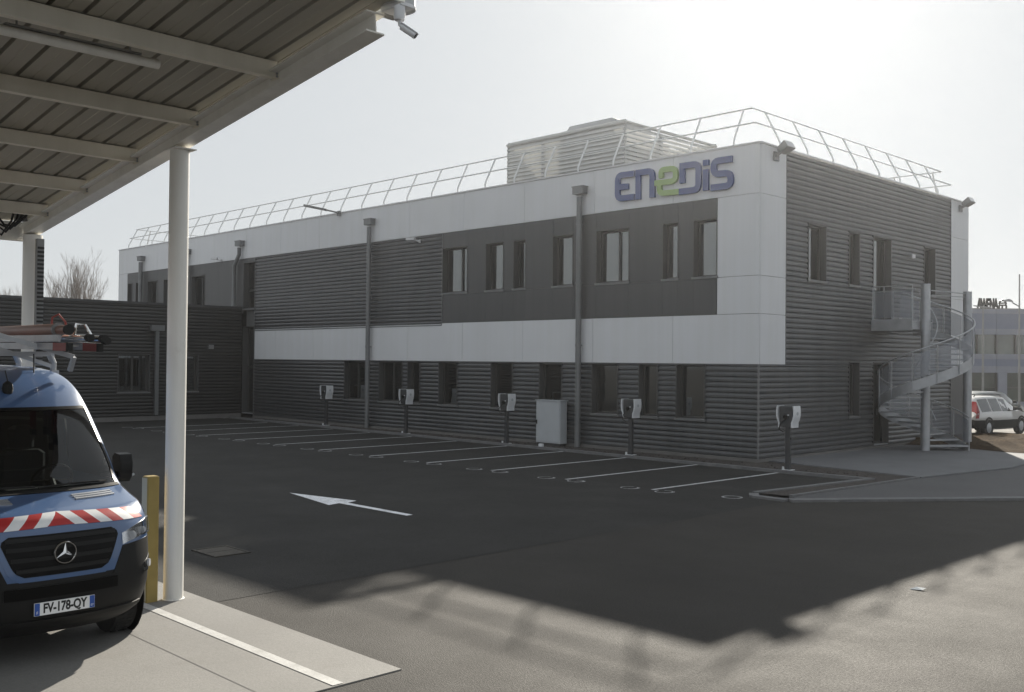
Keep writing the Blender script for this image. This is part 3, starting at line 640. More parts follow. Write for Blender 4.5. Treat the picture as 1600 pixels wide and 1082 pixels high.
# ------------------------------------------------------------------ charging posts
def make_charger():
    t = thing('charging_post', 'x', 'charger', (0, 0, 0), 'charging posts along the parking bays')
    MB().bbox(-0.065, 0.065, -0.055, 0.055, 0.012, 1.12, 0.012).build('post', 'charger', t, True)
    MB().bbox(-0.13, 0.13, -0.12, 0.12, -0.0, 0.012, 0.004).box(-0.11, -0.07, -0.115, -0.075, 0.012, 0.085).build('base_plate', 'chargerwhite', t, True)
    MB().bbox(-0.19, 0.19, -0.14, 0.14, 1.10, 1.64, 0.02).build('head', 'charger', t, True)
    def cover(s):
        b = MB(); pr = [(0.245, 1.645), (0.258, 1.52), (0.258, 1.40), (0.235, 1.30), (0.200, 1.22), (0.196, 1.09)]
        vs = []
        for x, z in pr: vs += [(s*x, -0.16, z), (s*x, 0.16, z)]
        for x, z in pr: vs += [(s*(x-0.035), -0.16, z), (s*(x-0.035), 0.16, z)]
        n = len(pr); fs = []
        for i in range(n-1):
            fs += [(2*i, 2*i+1, 2*i+3, 2*i+2), (2*n+2*i, 2*n+2*i+2, 2*n+2*i+3, 2*n+2*i+1), (2*i, 2*i+2, 2*n+2*i+2, 2*n+2*i), (2*i+1, 2*n+2*i+1, 2*n+2*i+3, 2*i+3)]
        fs += [(0, 2*n, 2*n+1, 1), (2*n-2, 2*n-1, 4*n-1, 4*n-2)]
        return b.raw(vs, fs)
    for s in (-1, 1):
        cv = cover(s).build('cover', 'chargerwhite', t, True, smooth=True)
        MB().lathe([(0.045, 0), (0.045, 0.006)], (s*0.258 - (0.006 if s < 0 else 0.0), 0.0, 1.45), 14, 'x').build('badge', 'cabinet', cv, True)
    MB().lathe([(0.06, 0), (0.06, 0.03), (0.045, 0.034)], (0.0, -0.174, 1.36), 14, 'y').build('socket', 'gloss', t, True)
    MB().box(0.055, 0.10, -0.150, -0.141, 1.40, 1.425).build('status_light', 'chargerwhite', t, True)
    MB().tube([(-0.02, -0.17, 1.31), (-0.10, -0.24, 1.18), (-0.14, -0.22, 1.05), (-0.08, -0.13, 0.98), (-0.065, -0.06, 1.0)], 0.014, 6).build('cable', 'cable', t, True, smooth=True)
    MB().box(0.066, 0.10, -0.03, 0.03, 0.78, 0.84).build('cable_hook', 'charger', t, True)
    return t
proto = make_charger()
spots = [(1.57, -1.12, 'white and black charging post nearest the building corner'), (-3.64, -1.02, 'white and black charging post just right of the grey cabinet'),
         (-8.83, -1.06, 'white and black charging post just left of the grey cabinet'), (-14.38, -0.86, 'white and black charging post second from the annex end'), (-19.98, -0.58, 'white and black charging post closest to the dark annex')]
for i, (x, y, lb) in enumerate(spots):
    o = proto if i == 0 else copy_tree(proto)
    o.location = (x, y, 0.055); o['label'] = lb
CB = thing('electric_cabinet', 'pale grey electric cabinet standing against the wall between charging posts', 'cabinet', (-7.58, -0.3, 0))
MB().bbox(-8.12, -7.04, -0.40, -0.06, 0.12, 1.49, 0.012).build('body', 'cabinet', CB)
MB().box(-8.08, -7.08, -0.36, -0.08, 0.03, 0.119).build('plinth', 'core', CB)
MB().box(-8.09, -7.07, -0.416, -0.402, 0.16, 1.45).build('door', 'cabinet', CB)
MB().box(-8.085, -8.045, -0.440, -0.417, 0.72, 0.86).build('handle', 'black', CB)
MB().box(-8.15, -7.01, -0.43, -0.04, 1.491, 1.515).build('lid', 'cabinet', CB)
t = thing('ground_marker', 'small white marker block on the kerb below the grey cabinet', 'marker', (-7.1, -1.2, 0.06)); MB().bbox(-7.16, -7.02, -1.28, -1.16, 0.045, 0.17, 0.01).build('block', 'chargerwhite', t)

# ------------------------------------------------------------------ spiral stair
ST = thing('spiral_staircase', 'galvanised spiral fire stair rising to the gable door', 'staircase', (1.47, 7.4, 0.075))
cx, cy, Z0, ZL, RO = 1.47, 7.4, 0.075, 4.17, 1.40
MB().tube([(cx, cy, Z0), (cx, cy, 5.33)], 0.14, 20).lathe([(0.145, 0), (0.145, 0.02)], (cx, cy, 5.331), 20).build('column', 'galv', ST, smooth=True)
A0, A1, N = math.radians(48), math.radians(508), 23
def hx(a, r, z): return (cx+r*math.cos(a), cy+r*math.sin(a), z)
def zat(a): return Z0 + (ZL-Z0)*(a-A0)/(A1-A0)
da = (A1-A0)/N
for k in range(N):
    a = A0+k*da; z = Z0 + (ZL-Z0)*(k+1)/(N+1); b = MB(); ss = [a-0.02, a+da/2, a+da+0.03]
    vs = [hx(q, 0.13, z) for q in ss]+[hx(q, RO-0.02, z) for q in ss]+[hx(q, 0.13, z-0.045) for q in ss]+[hx(q, RO-0.02, z-0.045) for q in ss]
    fs = [(0, 1, 4, 3), (1, 2, 5, 4), (6, 9, 10, 7), (7, 10, 11, 8), (0, 3, 9, 6), (2, 8, 11, 5), (3, 4, 10, 9), (4, 5, 11, 10), (0, 6, 7, 1), (1, 7, 8, 2)]
    b.raw(vs, fs).build('tread', 'galv', ST)
def ribbon(a0, a1, r, zo0, zo1, th, n):
    b = MB(); vs = []; fs = []
    for i in range(n+1):
        a = a0+(a1-a0)*i/n; z = zat(a)
        vs += [hx(a, r, z+zo0), hx(a, r, z+zo1), hx(a, r+th, z+zo1), hx(a, r+th, z+zo0)]
    for i in range(n):
        for k in range(4): fs.append((4*i+k, 4*i+(k+1) % 4, 4*i+4+(k+1) % 4, 4*i+4+k))
    fs += [(0, 3, 2, 1), (4*n, 4*n+1, 4*n+2, 4*n+3)]
    return b.raw(vs, fs)
ribbon(A0, A1, RO-0.01, -0.16, 0.16, 0.012, 72).build('stringer', 'galv', ST, smooth=True)
nb = 16
for k in range(nb):
    a = A0+(A1-A0)*k/nb; z = zat(a)
    MB().tube([hx(a, RO+0.02, z-0.12), hx(a, RO+0.02, z+1.05)], 0.018, 6).build('baluster', 'galv', ST)
    ribbon(a+0.03, a+(A1-A0)/nb-0.03, RO+0.012, 0.20, 0.95, 0.004, 8).build('guard_mesh', 'perf', ST)
MB().tube([hx(A0+(A1-A0)*i/90, RO+0.02, zat(A0+(A1-A0)*i/90)+1.05) for i in range(91)], 0.022, 8).build('handrail', 'galv', ST, smooth=True)
MB().tube([hx(A0+(A1-A0)*i/90, 0.34, zat(A0+(A1-A0)*i/90)+0.95) for i in range(91)], 0.017, 6).build('inner_handrail', 'galv', ST, smooth=True)
# landing with guard
MB().box(0.02, 1.36, 6.70, 8.15, 4.12, 4.17).build('landing', 'galv', ST)
MB().box(0.02, 1.36, 6.665, 6.698, 3.86, 4.22).box(0.02, 1.36, 8.152, 8.18, 3.86, 4.22).box(0.10, 0.16, 6.70, 8.15, 3.9, 4.118).box(1.28, 1.34, 6.70, 8.15, 3.9, 4.118).build('landing_fascia', 'galv', ST)
MB().box(0.06, 1.32, 6.676, 6.682, 4.26, 5.10).build('guard_mesh', 'perf', ST)
MB().tube([(0.06, 6.68, 4.2), (0.06, 6.68, 5.27), (1.36, 6.68, 5.27), (1.36, 6.68, 4.2)], 0.022, 8).tube([(0.06, 6.68, 5.12), (1.36, 6.68, 5.12)], 0.014, 6).build('landing_rail', 'galv', ST)
MB().tube([(0.06, 8.16, 4.2), (0.06, 8.16, 5.27), (0.8, 8.16, 5.27)], 0.022, 8).build('landing_rail', 'galv', ST)
PO = thing('steel_post', 'tall round grey steel post standing behind the spiral stair', 'post', (1.57, 10.5, 0.08))
MB().tube([(1.57, 10.5, 0.08), (1.57, 10.5, 5.25)], 0.14, 18).build('tube', 'galv', PO, smooth=True)
MB().lathe([(0.146, 0), (0.146, 0.02)], (1.57, 10.5, 5.251), 18).build('cap', 'galv', PO)
MB().tube([(1.55, 10.37, 5.2), (1.0, 8.95, 5.25)], 0.02, 6).tube([(1.55, 10.37, 5.08), (1.0, 8.95, 5.1)], 0.014, 6).build('tie_rail', 'galv', PO)

# ------------------------------------------------------------------ carport
CP = thing('carport', 'white steel carport with sloping ribbed roof deck over the van', 'carport', (4.02, -18.9, 0))
SLP = 0.131
def zb(x): return 4.63+SLP*(x+0.3)
def deck_z(x): return zb(x)+0.295
YB = -18.92
def ibeam(a, b_, h, wd, tf=0.016, tw=0.012):
    """I section between a and b (bottom centre line points)"""
    B = MB(); a = Vector(a); b_ = Vector(b_)
    B.bar(a+Vector((0, 0, tf/2)), b_+Vector((0, 0, tf/2)), wd, tf); B.bar(a+Vector((0, 0, h-tf/2)), b_+Vector((0, 0, h-tf/2)), wd, tf)
    B.bar(a+Vector((0, 0, h/2)), b_+Vector((0, 0, h/2)), tw, h-2*tf-0.002)
    return B
ibeam((-1.0, YB, zb(-1.0)), (7.74, YB, zb(7.74)), 0.19, 0.20).build('edge_beam', 'steelwhite', CP)
cl = MB().tube([(4.02, YB, 0.012), (4.02, YB, zb(4.02)-0.035)], 0.110, 28).build('column', 'steelwhite', CP, smooth=True)
MB().box(3.86, 4.18, YB-0.13, YB+0.13, zb(4.02)-0.034, zb(4.02)-0.022).build('cap_plate', 'steelwhite', cl)
MB().lathe([(0.125, 0), (0.125, 0.006), (0.112, 0.010)], (4.02, YB, 0.0125), 24).build('base_plate', 'steelwhite', cl)
x2 = -0.62
cl = MB().tube([(x2, YB, 0.012), (x2, YB, zb(x2)-0.02)], 0.135, 28).build('column', 'steelwhite', CP, smooth=True)
MB().box(x2+0.16, x2+0.24, YB-0.02, YB+0.08, 1.0, 4.5).build('cable_tray', 'lampgrey', cl)
b = MB()
for k in range(56): b.box(x2+0.24, x2+0.256, YB-0.015, YB+0.075, 1.05+k*0.06, 1.08+k*0.06)
b.build('tray_rung', 'cable', cl)
MB().tube([(x2-0.20, YB-0.05, 0.3), (x2-0.20, YB-0.05, 4.5)], 0.02, 6).build('conduit', 'steelwhite', cl)
for yy in (-26.4, -33.9):
    for xx in (4.02, -0.62):
        MB().tube([(xx, yy, 0.012), (xx, yy, zb(xx)-0.001)], 0.115, 20).build('column', 'steelwhite', CP, smooth=True)
    ibeam((-1.0, yy, zb(-1.0)), (7.74, yy, zb(7.74)), 0.19, 0.20).build('edge_beam', 'steelwhite', CP)
for xp in (-0.05, 1.35, 2.88, 4.42, 6.08):
    zt = deck_z(xp)-0.006
    for y0, y1 in ((-26.38, YB-0.012), (-33.88, -26.42)):
        MB().box(xp-0.045, xp+0.045, y0, y1, zt-0.16, zt-0.148).box(xp-0.045, xp+0.045, y0, y1, zt-0.013, zt).box(xp+0.022, xp+0.034, y0, y1, zt-0.148, zt-0.013).build('purlin', 'steelcream', CP)
for xp in (-0.05, 1.35, 2.88, 4.42, 6.08):                     # bolted end plates
    zt = deck_z(xp)-0.006
    pl_ = MB().box(xp-0.07, xp+0.07, YB-0.0115, YB-0.0062, zt-0.175, zt-0.095).build('end_plate', 'steelcream', CP)
    for dx in (-0.055, 0.055):
        for dz in (-0.15, -0.12): MB().tube([(xp+dx, YB-0.012, zt+dz), (xp+dx, YB-0.026, zt+dz)], 0.012, 6).build('bolt', 'galv', pl_)
# low eave fascia and gutter
MB().box(-1.16, -1.04, -34.2, -18.72, zb(-1.0)-0.02, zb(-1.0)+0.26).build('eave_fascia', 'steelwhite', CP)
MB().box(-1.30, -1.17, -34.2, -18.70, zb(-1.0)+0.06, zb(-1.0)+0.20).build('gutter', 'steelwhite', CP)
# ribbed deck: sheets of four pans, each rib a raised channel
def deck_sheet(y0, n=3, pitch=0.30, x0=-1.14, x1=7.9):
    prof = []
    for k in range(n):
        yy = y0-k*pitch
        prof += [(yy, 0.0), (yy-0.125, 0.0), (yy-0.13, 0.006), (yy-0.14, 0.006), (yy-0.145, 0.0), (yy-0.250, 0.0), (yy-0.256, 0.055), (yy-0.288, 0.055), (yy-0.297, 0.0)]
    vs = []
    for y, dz in prof: vs += [(x0, y, deck_z(x0)+dz), (x1, y, deck_z(x1)+dz)]
    m_ = len(prof); vs += [(v[0], v[1], v[2]+0.006) for v in vs]
    fs = []
    for i in range(m_-1): fs += [(2*i, 2*i+1, 2*i+3, 2*i+2), (2*m_+2*i, 2*m_+2*i+2, 2*m_+2*i+3, 2*m_+2*i+1)]
    fs += [(0, 2*m_, 2*m_+1, 1), (2*m_-2, 2*m_-1, 4*m_-1, 4*m_-2)]
    for e in (0, 1): fs += [(2*i+e, 2*i+2+e, 2*m_+2*i+2+e, 2*m_+2*i+e) for i in range(m_-1)]
    return MB().raw(vs, fs)
s0 = deck_sheet(-18.78).build('deck_sheet', 'deck', CP)
for k in range(1, 17): same(s0, (0, -0.9*k, 0))
MB().box(7.905, 7.93, -34.0, -18.74, deck_z(7.9)-0.04, deck_z(7.9)+0.09).build('edge_trim', 'steelwhite', CP)
MB().bar((-1.14, -18.755, deck_z(-1.14)+0.02), (7.9, -18.755, deck_z(7.9)+0.02), 0.012, 0.12).build('edge_trim', 'steelwhite', CP)
# batten light and cables
LT = thing('batten_light', 'long unlit batten light fixed beside the first roof purlin', 'lamp', (5.78, -20.7, 5.5))
MB().tube([(5.80, -21.55, 5.56), (5.80, -20.02, 5.56)], 0.045, 10).build('diffuser', 'steelwhite', LT, smooth=True)
b = MB()
for k in range(7): b.box(5.752, 5.766, -21.45+k*0.22, -21.41+k*0.22, 5.53, 5.59)
b.build('clip', 'lampgrey', LT)
MB().box(5.77, 5.83, -21.4, -20.2, 5.606, 5.625).tube([(5.80, -21.3, 5.62), (5.80, -21.3, deck_z(5.8))], 0.01, 5).tube([(5.80, -20.3, 5.62), (5.80, -20.3, deck_z(5.8))], 0.01, 5).build('hanger', 'galv', LT)
CA = thing('cable_bundle', 'looped black cables hanging at the low end of the carport beam', 'cables', (-0.7, -19.1, 4.7))
for k in range(4):
    y = -19.08-0.06*k
    MB().tube([(-0.55-0.05*k, y+0.1, 4.95), (-0.5, y, 4.80-0.02*k), (-0.62, y-0.10, 4.68-0.05*k), (-0.75, y-0.2, 4.70), (-0.72, y-0.34, 4.86)], 0.016, 6).build('cable', 'cable', CA, smooth=True)
MB().box(-0.7, -0.56, -19.16, -19.02, 4.76, 4.92).build('junction_box', 'lampgrey', CA)
CC = thing('security_camera', 'white bullet security camera hanging below the carport roof corner', 'camera', (7.95, -18.8, 5.8))
MB().lathe([(0.045, 0), (0.052, 0.03), (0.05, 0.12)], (7.98, -18.84, 5.76), 14).build('mount', 'chargerwhite', CC, smooth=True)
MB().box(7.745, 8.03, -18.86, -18.70, 5.885, 5.90).build('bracket', 'chargerwhite', CC)
MB().tube([(7.98, -18.84, 5.765), (7.99, -18.84, 5.715), (8.01, -18.83, 5.70)], 0.018, 8).build('neck', 'chargerwhite', CC)
a = Vector((8.005, -18.835, 5.70)); d = Vector((0.62, 0.55, -0.56)).normalized()
MB().tube([a, a+d*0.15], 0.030, 12).bar(a+d*0.0+Vector((0, 0, 0.032)), a+d*0.175+Vector((0, 0, 0.032)), 0.064, 0.007).build('body', 'chargerwhite', CC, smooth=True)
MB().tube([a+d*0.151, a+d*0.156], 0.024, 12).build('lens', 'gloss', CC)
DR = thing('round_siren', 'round grey drum housing on the carport roof corner above the camera', 'siren', (7.86, -18.62, 5.95))
MB().lathe([(0.07, 0), (0.16, 0.04), (0.16, 0.06)], (7.73, -18.66, 5.92), 28).build('rim', 'chargerwhite', DR, smooth=True)
MB().lathe([(0.155, 0), (0.155, 0.16), (0.11, 0.21)], (7.73, -18.66, 5.981), 28).build('drum', 'cabinet', DR, smooth=True)
MB().box(7.60, 7.74, -18.74, -18.62, 5.90, 6.05).build('arm', 'lampgrey', DR)
YP = thing('bollard', 'slim yellow square guard post beside the front carport column', 'bollard', (3.95, -19.17, 0))
MB().bbox(3.885, 4.025, -19.245, -19.105, 0.012, 1.43, 0.01).build('post', 'yellow', YP)
MB().box(3.893, 4.017, -19.251, -19.247, 0.03, 1.41).build('bounce_lit_side', 'beige', YP)  # thin added sheet: light bounced off the slab, put into its colour
DC = thing('drain_cover', 'rectangular worn metal drain cover set in the asphalt', 'drain', (1.8, -17.1, 0))
MB().box(1.42, 2.12, -17.38, -17.34, -0.02, 0.018).box(1.42, 2.12, -16.86, -16.82, -0.02, 0.018).box(1.42, 1.46, -17.339, -16.861, -0.02, 0.018).box(2.08, 2.12, -17.339, -16.861, -0.02, 0.018).build('frame', 'drain', DC)
MB().box(1.465, 1.765, -17.335, -16.865, -0.02, 0.013).box(1.775, 2.075, -17.335, -16.865, -0.02, 0.012).build('lid', 'drain', DC)
t = thing('litter', 'small white scrap of litter lying on the sunlit asphalt', 'litter', (9.62, -11.98, 0))
MB().raw([(9.55, -12.03, 0.006), (9.70, -12.0, 0.012), (9.72, -11.93, 0.03), (9.58, -11.92, 0.008), (9.62, -11.97, 0.035)], [(0, 1, 4), (1, 2, 4), (2, 3, 4), (3, 0, 4), (3, 2, 1, 0)]).build('scrap', 'paper', t)
# ------------------------------------------------------------------ the van
VY = -20.83
LV = np.array([ # z, nose x, half width, corner depth, side half width
 (.30, 5.60, .82, .52, .86), (.38, 5.73, .89, .54, .93), (.50, 5.80, .925, .54, .97), (.66, 5.835, .945, .53, .985), (.80, 5.83, .950, .52, .985),
 (1.00, 5.81, .950, .52, .985), (1.20, 5.77, .950, .53, .985), (1.29, 5.72, .948, .55, .985), (1.36, 5.63, .945, .57, .985), (1.41, 5.43, .942, .53, .985),
 (1.46, 5.20, .940, .43, .985), (1.50, 5.04, .937, .34, .985), (1.70, 4.86, .925, .33, .98), (2.00, 4.56, .900, .31, .97), (2.25, 4.30, .872, .29, .955),
 (2.40, 4.12, .85, .29, .93), (2.52, 3.90, .82, .29, .90), (2.60, 3.66, .775, .30, .86), (2.65, 3.36, .68, .32, .77), (2.675, 2.95, .50, .3, .62)])
def pchip(x, y, xi):
    h = np.diff(x); d = np.diff(y)/h; m = np.zeros(len(x))
    for i in range(1, len(x)-1):
        if d[i-1]*d[i] > 0: w1 = 2*h[i]+h[i-1]; w2 = h[i]+2*h[i-1]; m[i] = (w1+w2)/(w1/d[i-1]+w2/d[i])
    m[0] = d[0]; m[-1] = d[-1]
    i = int(np.clip(np.searchsorted(x, xi)-1, 0, len(x)-2)); t = (xi-x[i])/h[i]
    return (2*t**3-3*t**2+1)*y[i]+(t**3-2*t**2+t)*h[i]*m[i]+(-2*t**3+3*t**2)*y[i+1]+(t**3-t**2)*h[i]*m[i+1]
def lv(z): return [pchip(LV[:, 0], LV[:, k], z) for k in range(1, 5)]
def vp(u, z):
    xf, hw, d, sd = lv(z); n = 2.5
    return Vector((xf - d*(1-(max(0, 1-abs(u)**n))**(1/n)), VY+hw*u, z))
def vpo(u, z, off):
    e = 0.004; uu = max(-0.985, min(0.985, u))
    a = vp(uu+e, z)-vp(uu-e, z); zz = max(.31, min(2.66, z)); b = vp(uu, zz+e)-vp(uu, zz-e)
    n = a.cross(b).normalized()
    if n.x < 0: n = -n
    return vp(u, z)+n*off
VAN = thing('van', 'blue high roof van with red and white warning chevrons parked under the carport', 'van', (3.0, VY, 0))
# skin grid
zs = sorted(set([round(float(z), 4) for z in np.concatenate([np.linspace(.30, 1.36, 24), np.linspace(1.36, 1.50, 9), np.linspace(1.50, 2.25, 14), np.linspace(2.25, 2.675, 16)])] + [0.82, 1.02]))
us = sorted(set([round(float(math.sin(t)), 5) for t in np.linspace(-PI/2, PI/2, 45)] + [-.56, .56, -.93, .93]))
rings = []
for z in zs:
    xf, hw, d, sd = lv(z); fr = [vp(u, z) for u in us]; xc = xf-d
    x1 = min(xc-0.25, 4.35) if z < 1.5 else xc-0.5
    R_ = [Vector((x1, VY+(hw*.25+sd*.75), z)), Vector((x1-0.8, VY+sd, z)), Vector((0.15, VY+sd, z)), Vector((-0.05, VY+sd-0.12, z))]
    L2 = [Vector((p.x, 2*VY-p.y, z)) for p in R_]
    rings.append(fr+R_+L2[::-1])
nu, nr = len(us), len(rings[0])
parts = {'body': MB(), 'bumper': MB(), 'windscreen': MB(), 'side_window': MB()}
for j in range(len(zs)-1):
    zm = (zs[j]+zs[j+1])/2
    for i in range(nr):
        k = (i+1) % nr
        if i < nu-1:
            um = (us[i]+us[i+1])/2
            if 1.50 < zm < 2.25 and abs(um) < .93: key = 'windscreen'
            elif zm < .82 or (zm < 1.02 and abs(um) > .60): key = 'bumper'
            else: key = 'body'
        elif 1.52 < zm < 2.05 and i in (nu-1, nu, nr-2, nr-1): key = 'side_window'
        else: key = 'bumper' if zm < .56 else 'body'
        parts[key].raw([rings[j][i], rings[j][k], rings[j+1][k], rings[j+1][i]], [(0, 1, 2, 3)])
parts['body'].raw(rings[-1], [tuple(range(nr))])
def weld(o, ang=35):
    b = bmesh.new(); b.from_mesh(o.data); bmesh.ops.remove_doubles(b, verts=b.verts, dist=0.0004); bmesh.ops.recalc_face_normals(b, faces=b.faces); b.to_mesh(o.data); b.free(); smooth_mesh(o.data, ang)
BODY = parts['body'].build('body', 'vanblue', VAN); weld(BODY)
BUMP = parts['bumper'].build('bumper', 'black', VAN); weld(BUMP)
WS = parts['windscreen'].build('windscreen', 'windscreen', VAN); weld(WS)
SWN = parts['side_window'].build('side_window', 'windscreen', VAN); weld(SWN)
def patch(zf0, zf1, u0, u1, nu_, nz, off, name, m, parent, depth=0.02, uf=None):
    """panel lying on the skin between two z curves; rim returns into the body"""
    b = MB(); G2 = []
    for j in range(nz+1):
        for i in range(nu_+1):
            s = i/nu_; t = j/nz
            if uf: u, z = uf(s, t)
            else: u = u0+(u1-u0)*s; z = zf0(u)+(zf1(u)-zf0(u))*t
            G2.append((u, z))
    W2 = nu_+1; vs = [vpo(u, z, off) for u, z in G2]
    fs = [(j*W2+i, j*W2+i+1, (j+1)*W2+i+1, (j+1)*W2+i) for j in range(nz) for i in range(nu_)]
    rim = [i for i in range(W2)]+[j*W2+nu_ for j in range(1, nz+1)]+[nz*W2+i for i in range(nu_-1, -1, -1)]+[j*W2 for j in range(nz-1, 0, -1)]
    k0 = len(vs); vs += [vpo(*G2[i], off-depth) for i in rim]; n = len(rim)
    fs += [(rim[i], rim[(i+1) % n], k0+(i+1) % n, k0+i) for i in range(n)]
    return b.raw(vs, fs).build(name, m, parent, smooth=True)
# grille with its body coloured surround
def gr(s, t, k=0.0):
    z = (.855-k*0.9) + (1.205+k*.55-(.855-k*0.9))*t
    h = (.40+.135*min(1, t*1.25)**0.8) + k*1.05
    r = 1-max(0, abs(t-.5)-.38)*1.3*(abs(2*s-1)**3)*.8
    return (2*s-1)*h*r, z
patch(None, None, 0, 0, 20, 10, 0.006, 'grille_surround', 'vanblue', VAN, 0.03, lambda s, t: gr(s, t, .045))
GRL = patch(None, None, 0, 0, 20, 10, 0.010, 'grille', 'gloss', VAN, 0.03, lambda s, t: gr(s, t))
for t in (.16, .42, .68, .90):
    patch(None, None, 0, 0, 16, 1, 0.024, 'grille_slat', 'black', GRL, 0.02, lambda s, q, t=t: (gr(s, t)[0]*.95, gr(s, t)[1]+(q-.5)*.035))
for sg in (1, -1):
    patch(None, None, 0, 0, 14, 6, 0.004, 'bumper_corner', 'black', BUMP, 0.012, lambda s, t: (sg*((.475+.11*t)*(1-s)+.985*s), .79+(.235+.03*s)*t))
# emblem: ring and three pointed star
c = vpo(0, 1.035, 0.045); EM = MB(); n = 28; Rr = .092
vs = []; fs = []
for i in range(n):
    a = 2*PI*i/n
    for k in range(6):
        q = 2*PI*k/6; rr = Rr+.0075*math.cos(q); vs.append((c.x+.0085*math.sin(q), c.y+rr*math.cos(a), c.z+rr*math.sin(a)))
for i in range(n):
    for k in range(6): fs.append((6*i+k, 6*i+(k+1) % 6, 6*((i+1) % n)+(k+1) % 6, 6*((i+1) % n)+k))
em = EM.raw(vs, fs).build('emblem', 'chrome', VAN, smooth=True)
b = MB()
for k in range(3):
    a = PI/2+k*2*PI/3; tip = (c.x-.004, c.y+Rr*math.cos(a), c.z+Rr*math.sin(a))
    p = [(c.x-.004, c.y+.021*math.cos(a+s*PI/3), c.z+.021*math.sin(a+s*PI/3)) for s in (-1, 1)]
    pk = (c.x+.016, c.y, c.z); b.raw([tip, p[0], pk, p[1], (c.x-.008, c.y, c.z)], [(0, 1, 2), (0, 2, 3), (0, 4, 1), (0, 3, 4)])
b.build('star', 'chrome', em)
# chevron stripes along the front edge of the bonnet
zb0 = lambda u: 1.268-.03*abs(u); zb1 = lambda u: 1.372-.035*abs(u)
SU = .125
def stripe(sgn, k):
    """k-th slanted stripe outwards"""
    def f(s, t):
        u = (k*SU + SU*(1-t)) + SU*s
        u = min(u, .955); return sgn*u, zb0(u)+(zb1(u)-zb0(u))*t
    return f
patch(None, None, 0, 0, 6, 3, 0.005, 'warning_stripe', 'red', BODY, 0.012, lambda s, t: ((2*s-1)*max(.001, SU*(1-t)), zb0(0)+(zb1(0)-zb0(0))*t))
for sg in (-1, 1):
    for k in range(6):
        patch(None, None, 0, 0, 3, 4, 0.005, 'warning_stripe', 'whitefilm' if k % 2 == 0 else 'red', BODY, 0.012, stripe(sg, k))
# headlights, fog lamps
def head(sg, sh):
    z0 = lambda u: 1.035+.05*(u-.58)/.36*1; z1 = lambda u: 1.135+.09*(u-.58)/.38
    def f(s, t):
        u = .585+.375*s; zz0 = z0(u)+.015*math.sin(PI*s); zz1 = z1(u)+.012*math.sin(PI*s)
        return sg*u, zz0+(zz1-zz0)*t
    bk = patch(None, None, 0, 0, 14, 5, 0.004, 'headlight', 'chrome', VAN, 0.02, f)
    patch(None, None, 0, 0, 14, 5, 0.022, 'lens', 'clear', bk, 0.018, f)
    for uu, zz, r in ((.70, 1.10, .042), (.84, 1.125, .036)):
        cc = vpo(sg*uu, zz, 0.004); MB().lathe([(r, 0), (r*.95, .010), (r*.4, .012)], (cc.x, cc.y, cc.z), 14, 'x').build('reflector', 'lens', bk)
    ff = patch(None, None, 0, 0, 4, 3, 0.006, 'fog_lamp', 'chrome', VAN, 0.02, lambda s, t: (sg*(.845+.12*s*(1 if t > .3 else .8)), .725+.15*t*(0.5+.5*s)+.02*(1-s)))
    patch(None, None, 0, 0, 4, 3, 0.010, 'fog_recess', 'black', ff, 0.016, lambda s, t: (sg*(.855+.095*s), .755+.105*t*(0.5+.5*s)+.015*(1-s)))
    cc = vpo(sg*.915, .80, 0.008); d = (vpo(sg*.915, .80, 1)-vpo(sg*.915, .80, 0)).normalized()
    MB().tube([cc, cc+d*.02], .036, 14).build('fog_lens', 'lens', ff)
head(1, 1); head(-1, 0)
# lower bumper details
patch(None, None, 0, 0, 16, 3, 0.008, 'lower_intake', 'gloss', BUMP, 0.02, lambda s, t: ((2*s-1)*.52, .665+.10*t))
patch(None, None, 0, 0, 18, 2, 0.016, 'bumper_step', 'black', BUMP, 0.03, lambda s, t: ((2*s-1)*.86, .435+.035*t))
# number plate
PC = Vector((5.86, VY, .575))
pl = MB().box(5.845, 5.858, VY-.26, VY+.26, .52, .63).build('number_plate', 'plate', VAN)
MB().box(5.8585, 5.8595, VY-.258, VY-.215, .522, .628).build('blue_band', 'plateblue', pl); MB().box(5.8585, 5.8595, VY+.215, VY+.258, .522, .628).build('blue_band', 'plateblue', pl)
me = text_mesh('FV-178-QY', .112, .0006, .004); o = bpy.data.objects.new('plate_lettering', me); C.objects.link(o); o.parent = pl
me.materials.append(M['ink']); o.rotation_euler = (PI/2, 0, PI/2); o.scale = (.72, 1.0, 1.0); o.location = Vector((5.8592, VY, .575))-origin(pl)
for s, y, sz in (('F', -.236, .036), ('07', .237, .026)):
    me = text_mesh(s, sz, .0004); o = bpy.data.objects.new('plate_letter', me); C.objects.link(o); o.parent = pl; me.materials.append(M['plate'])
    o.rotation_euler = (PI/2, 0, PI/2); o.location = Vector((5.8598, VY+y, .545))-origin(pl)
# bonnet vents, wipers, screen edges, shut lines
for sg in (1, -1):
    for k in range(3):
        patch(None, None, 0, 0, 10, 1, 0.012, 'bonnet_vent', 'galv', BODY, 0.014, lambda s, t, k=k: (sg*(.30+.44*s), 1.428+.0115*k+.006*t+.004*s))
patch(None, None, 0, 0, 24, 1, 0.008, 'scuttle', 'black', VAN, 0.02, lambda s, t: ((2*s-1)*.93, 1.482+.024*t))
for u0, u1 in ((-.70, .02), (.05, .78)):
    P = [vpo(u0+(u1-u0)*q, 1.508+.03*q*(1-q)*4*.4+.012*q, .022) for q in np.linspace(0, 1, 9)]
    MB().tube(P, .010, 6).build('wiper', 'black', VAN)
for sg in (1, -1):
    patch(None, None, 0, 0, 2, 16, 0.006, 'screen_edge', 'gloss', VAN, 0.012, lambda s, t: (sg*(.905+.03*s), 1.50+.75*t))
    patch(None, None, 0, 0, 1, 10, 0.003, 'shut_line', 'gloss', BODY, 0.006, lambda s, t: (sg*(.955+.012*s-.05*(1-t)**3*0), 1.26+.22*t))
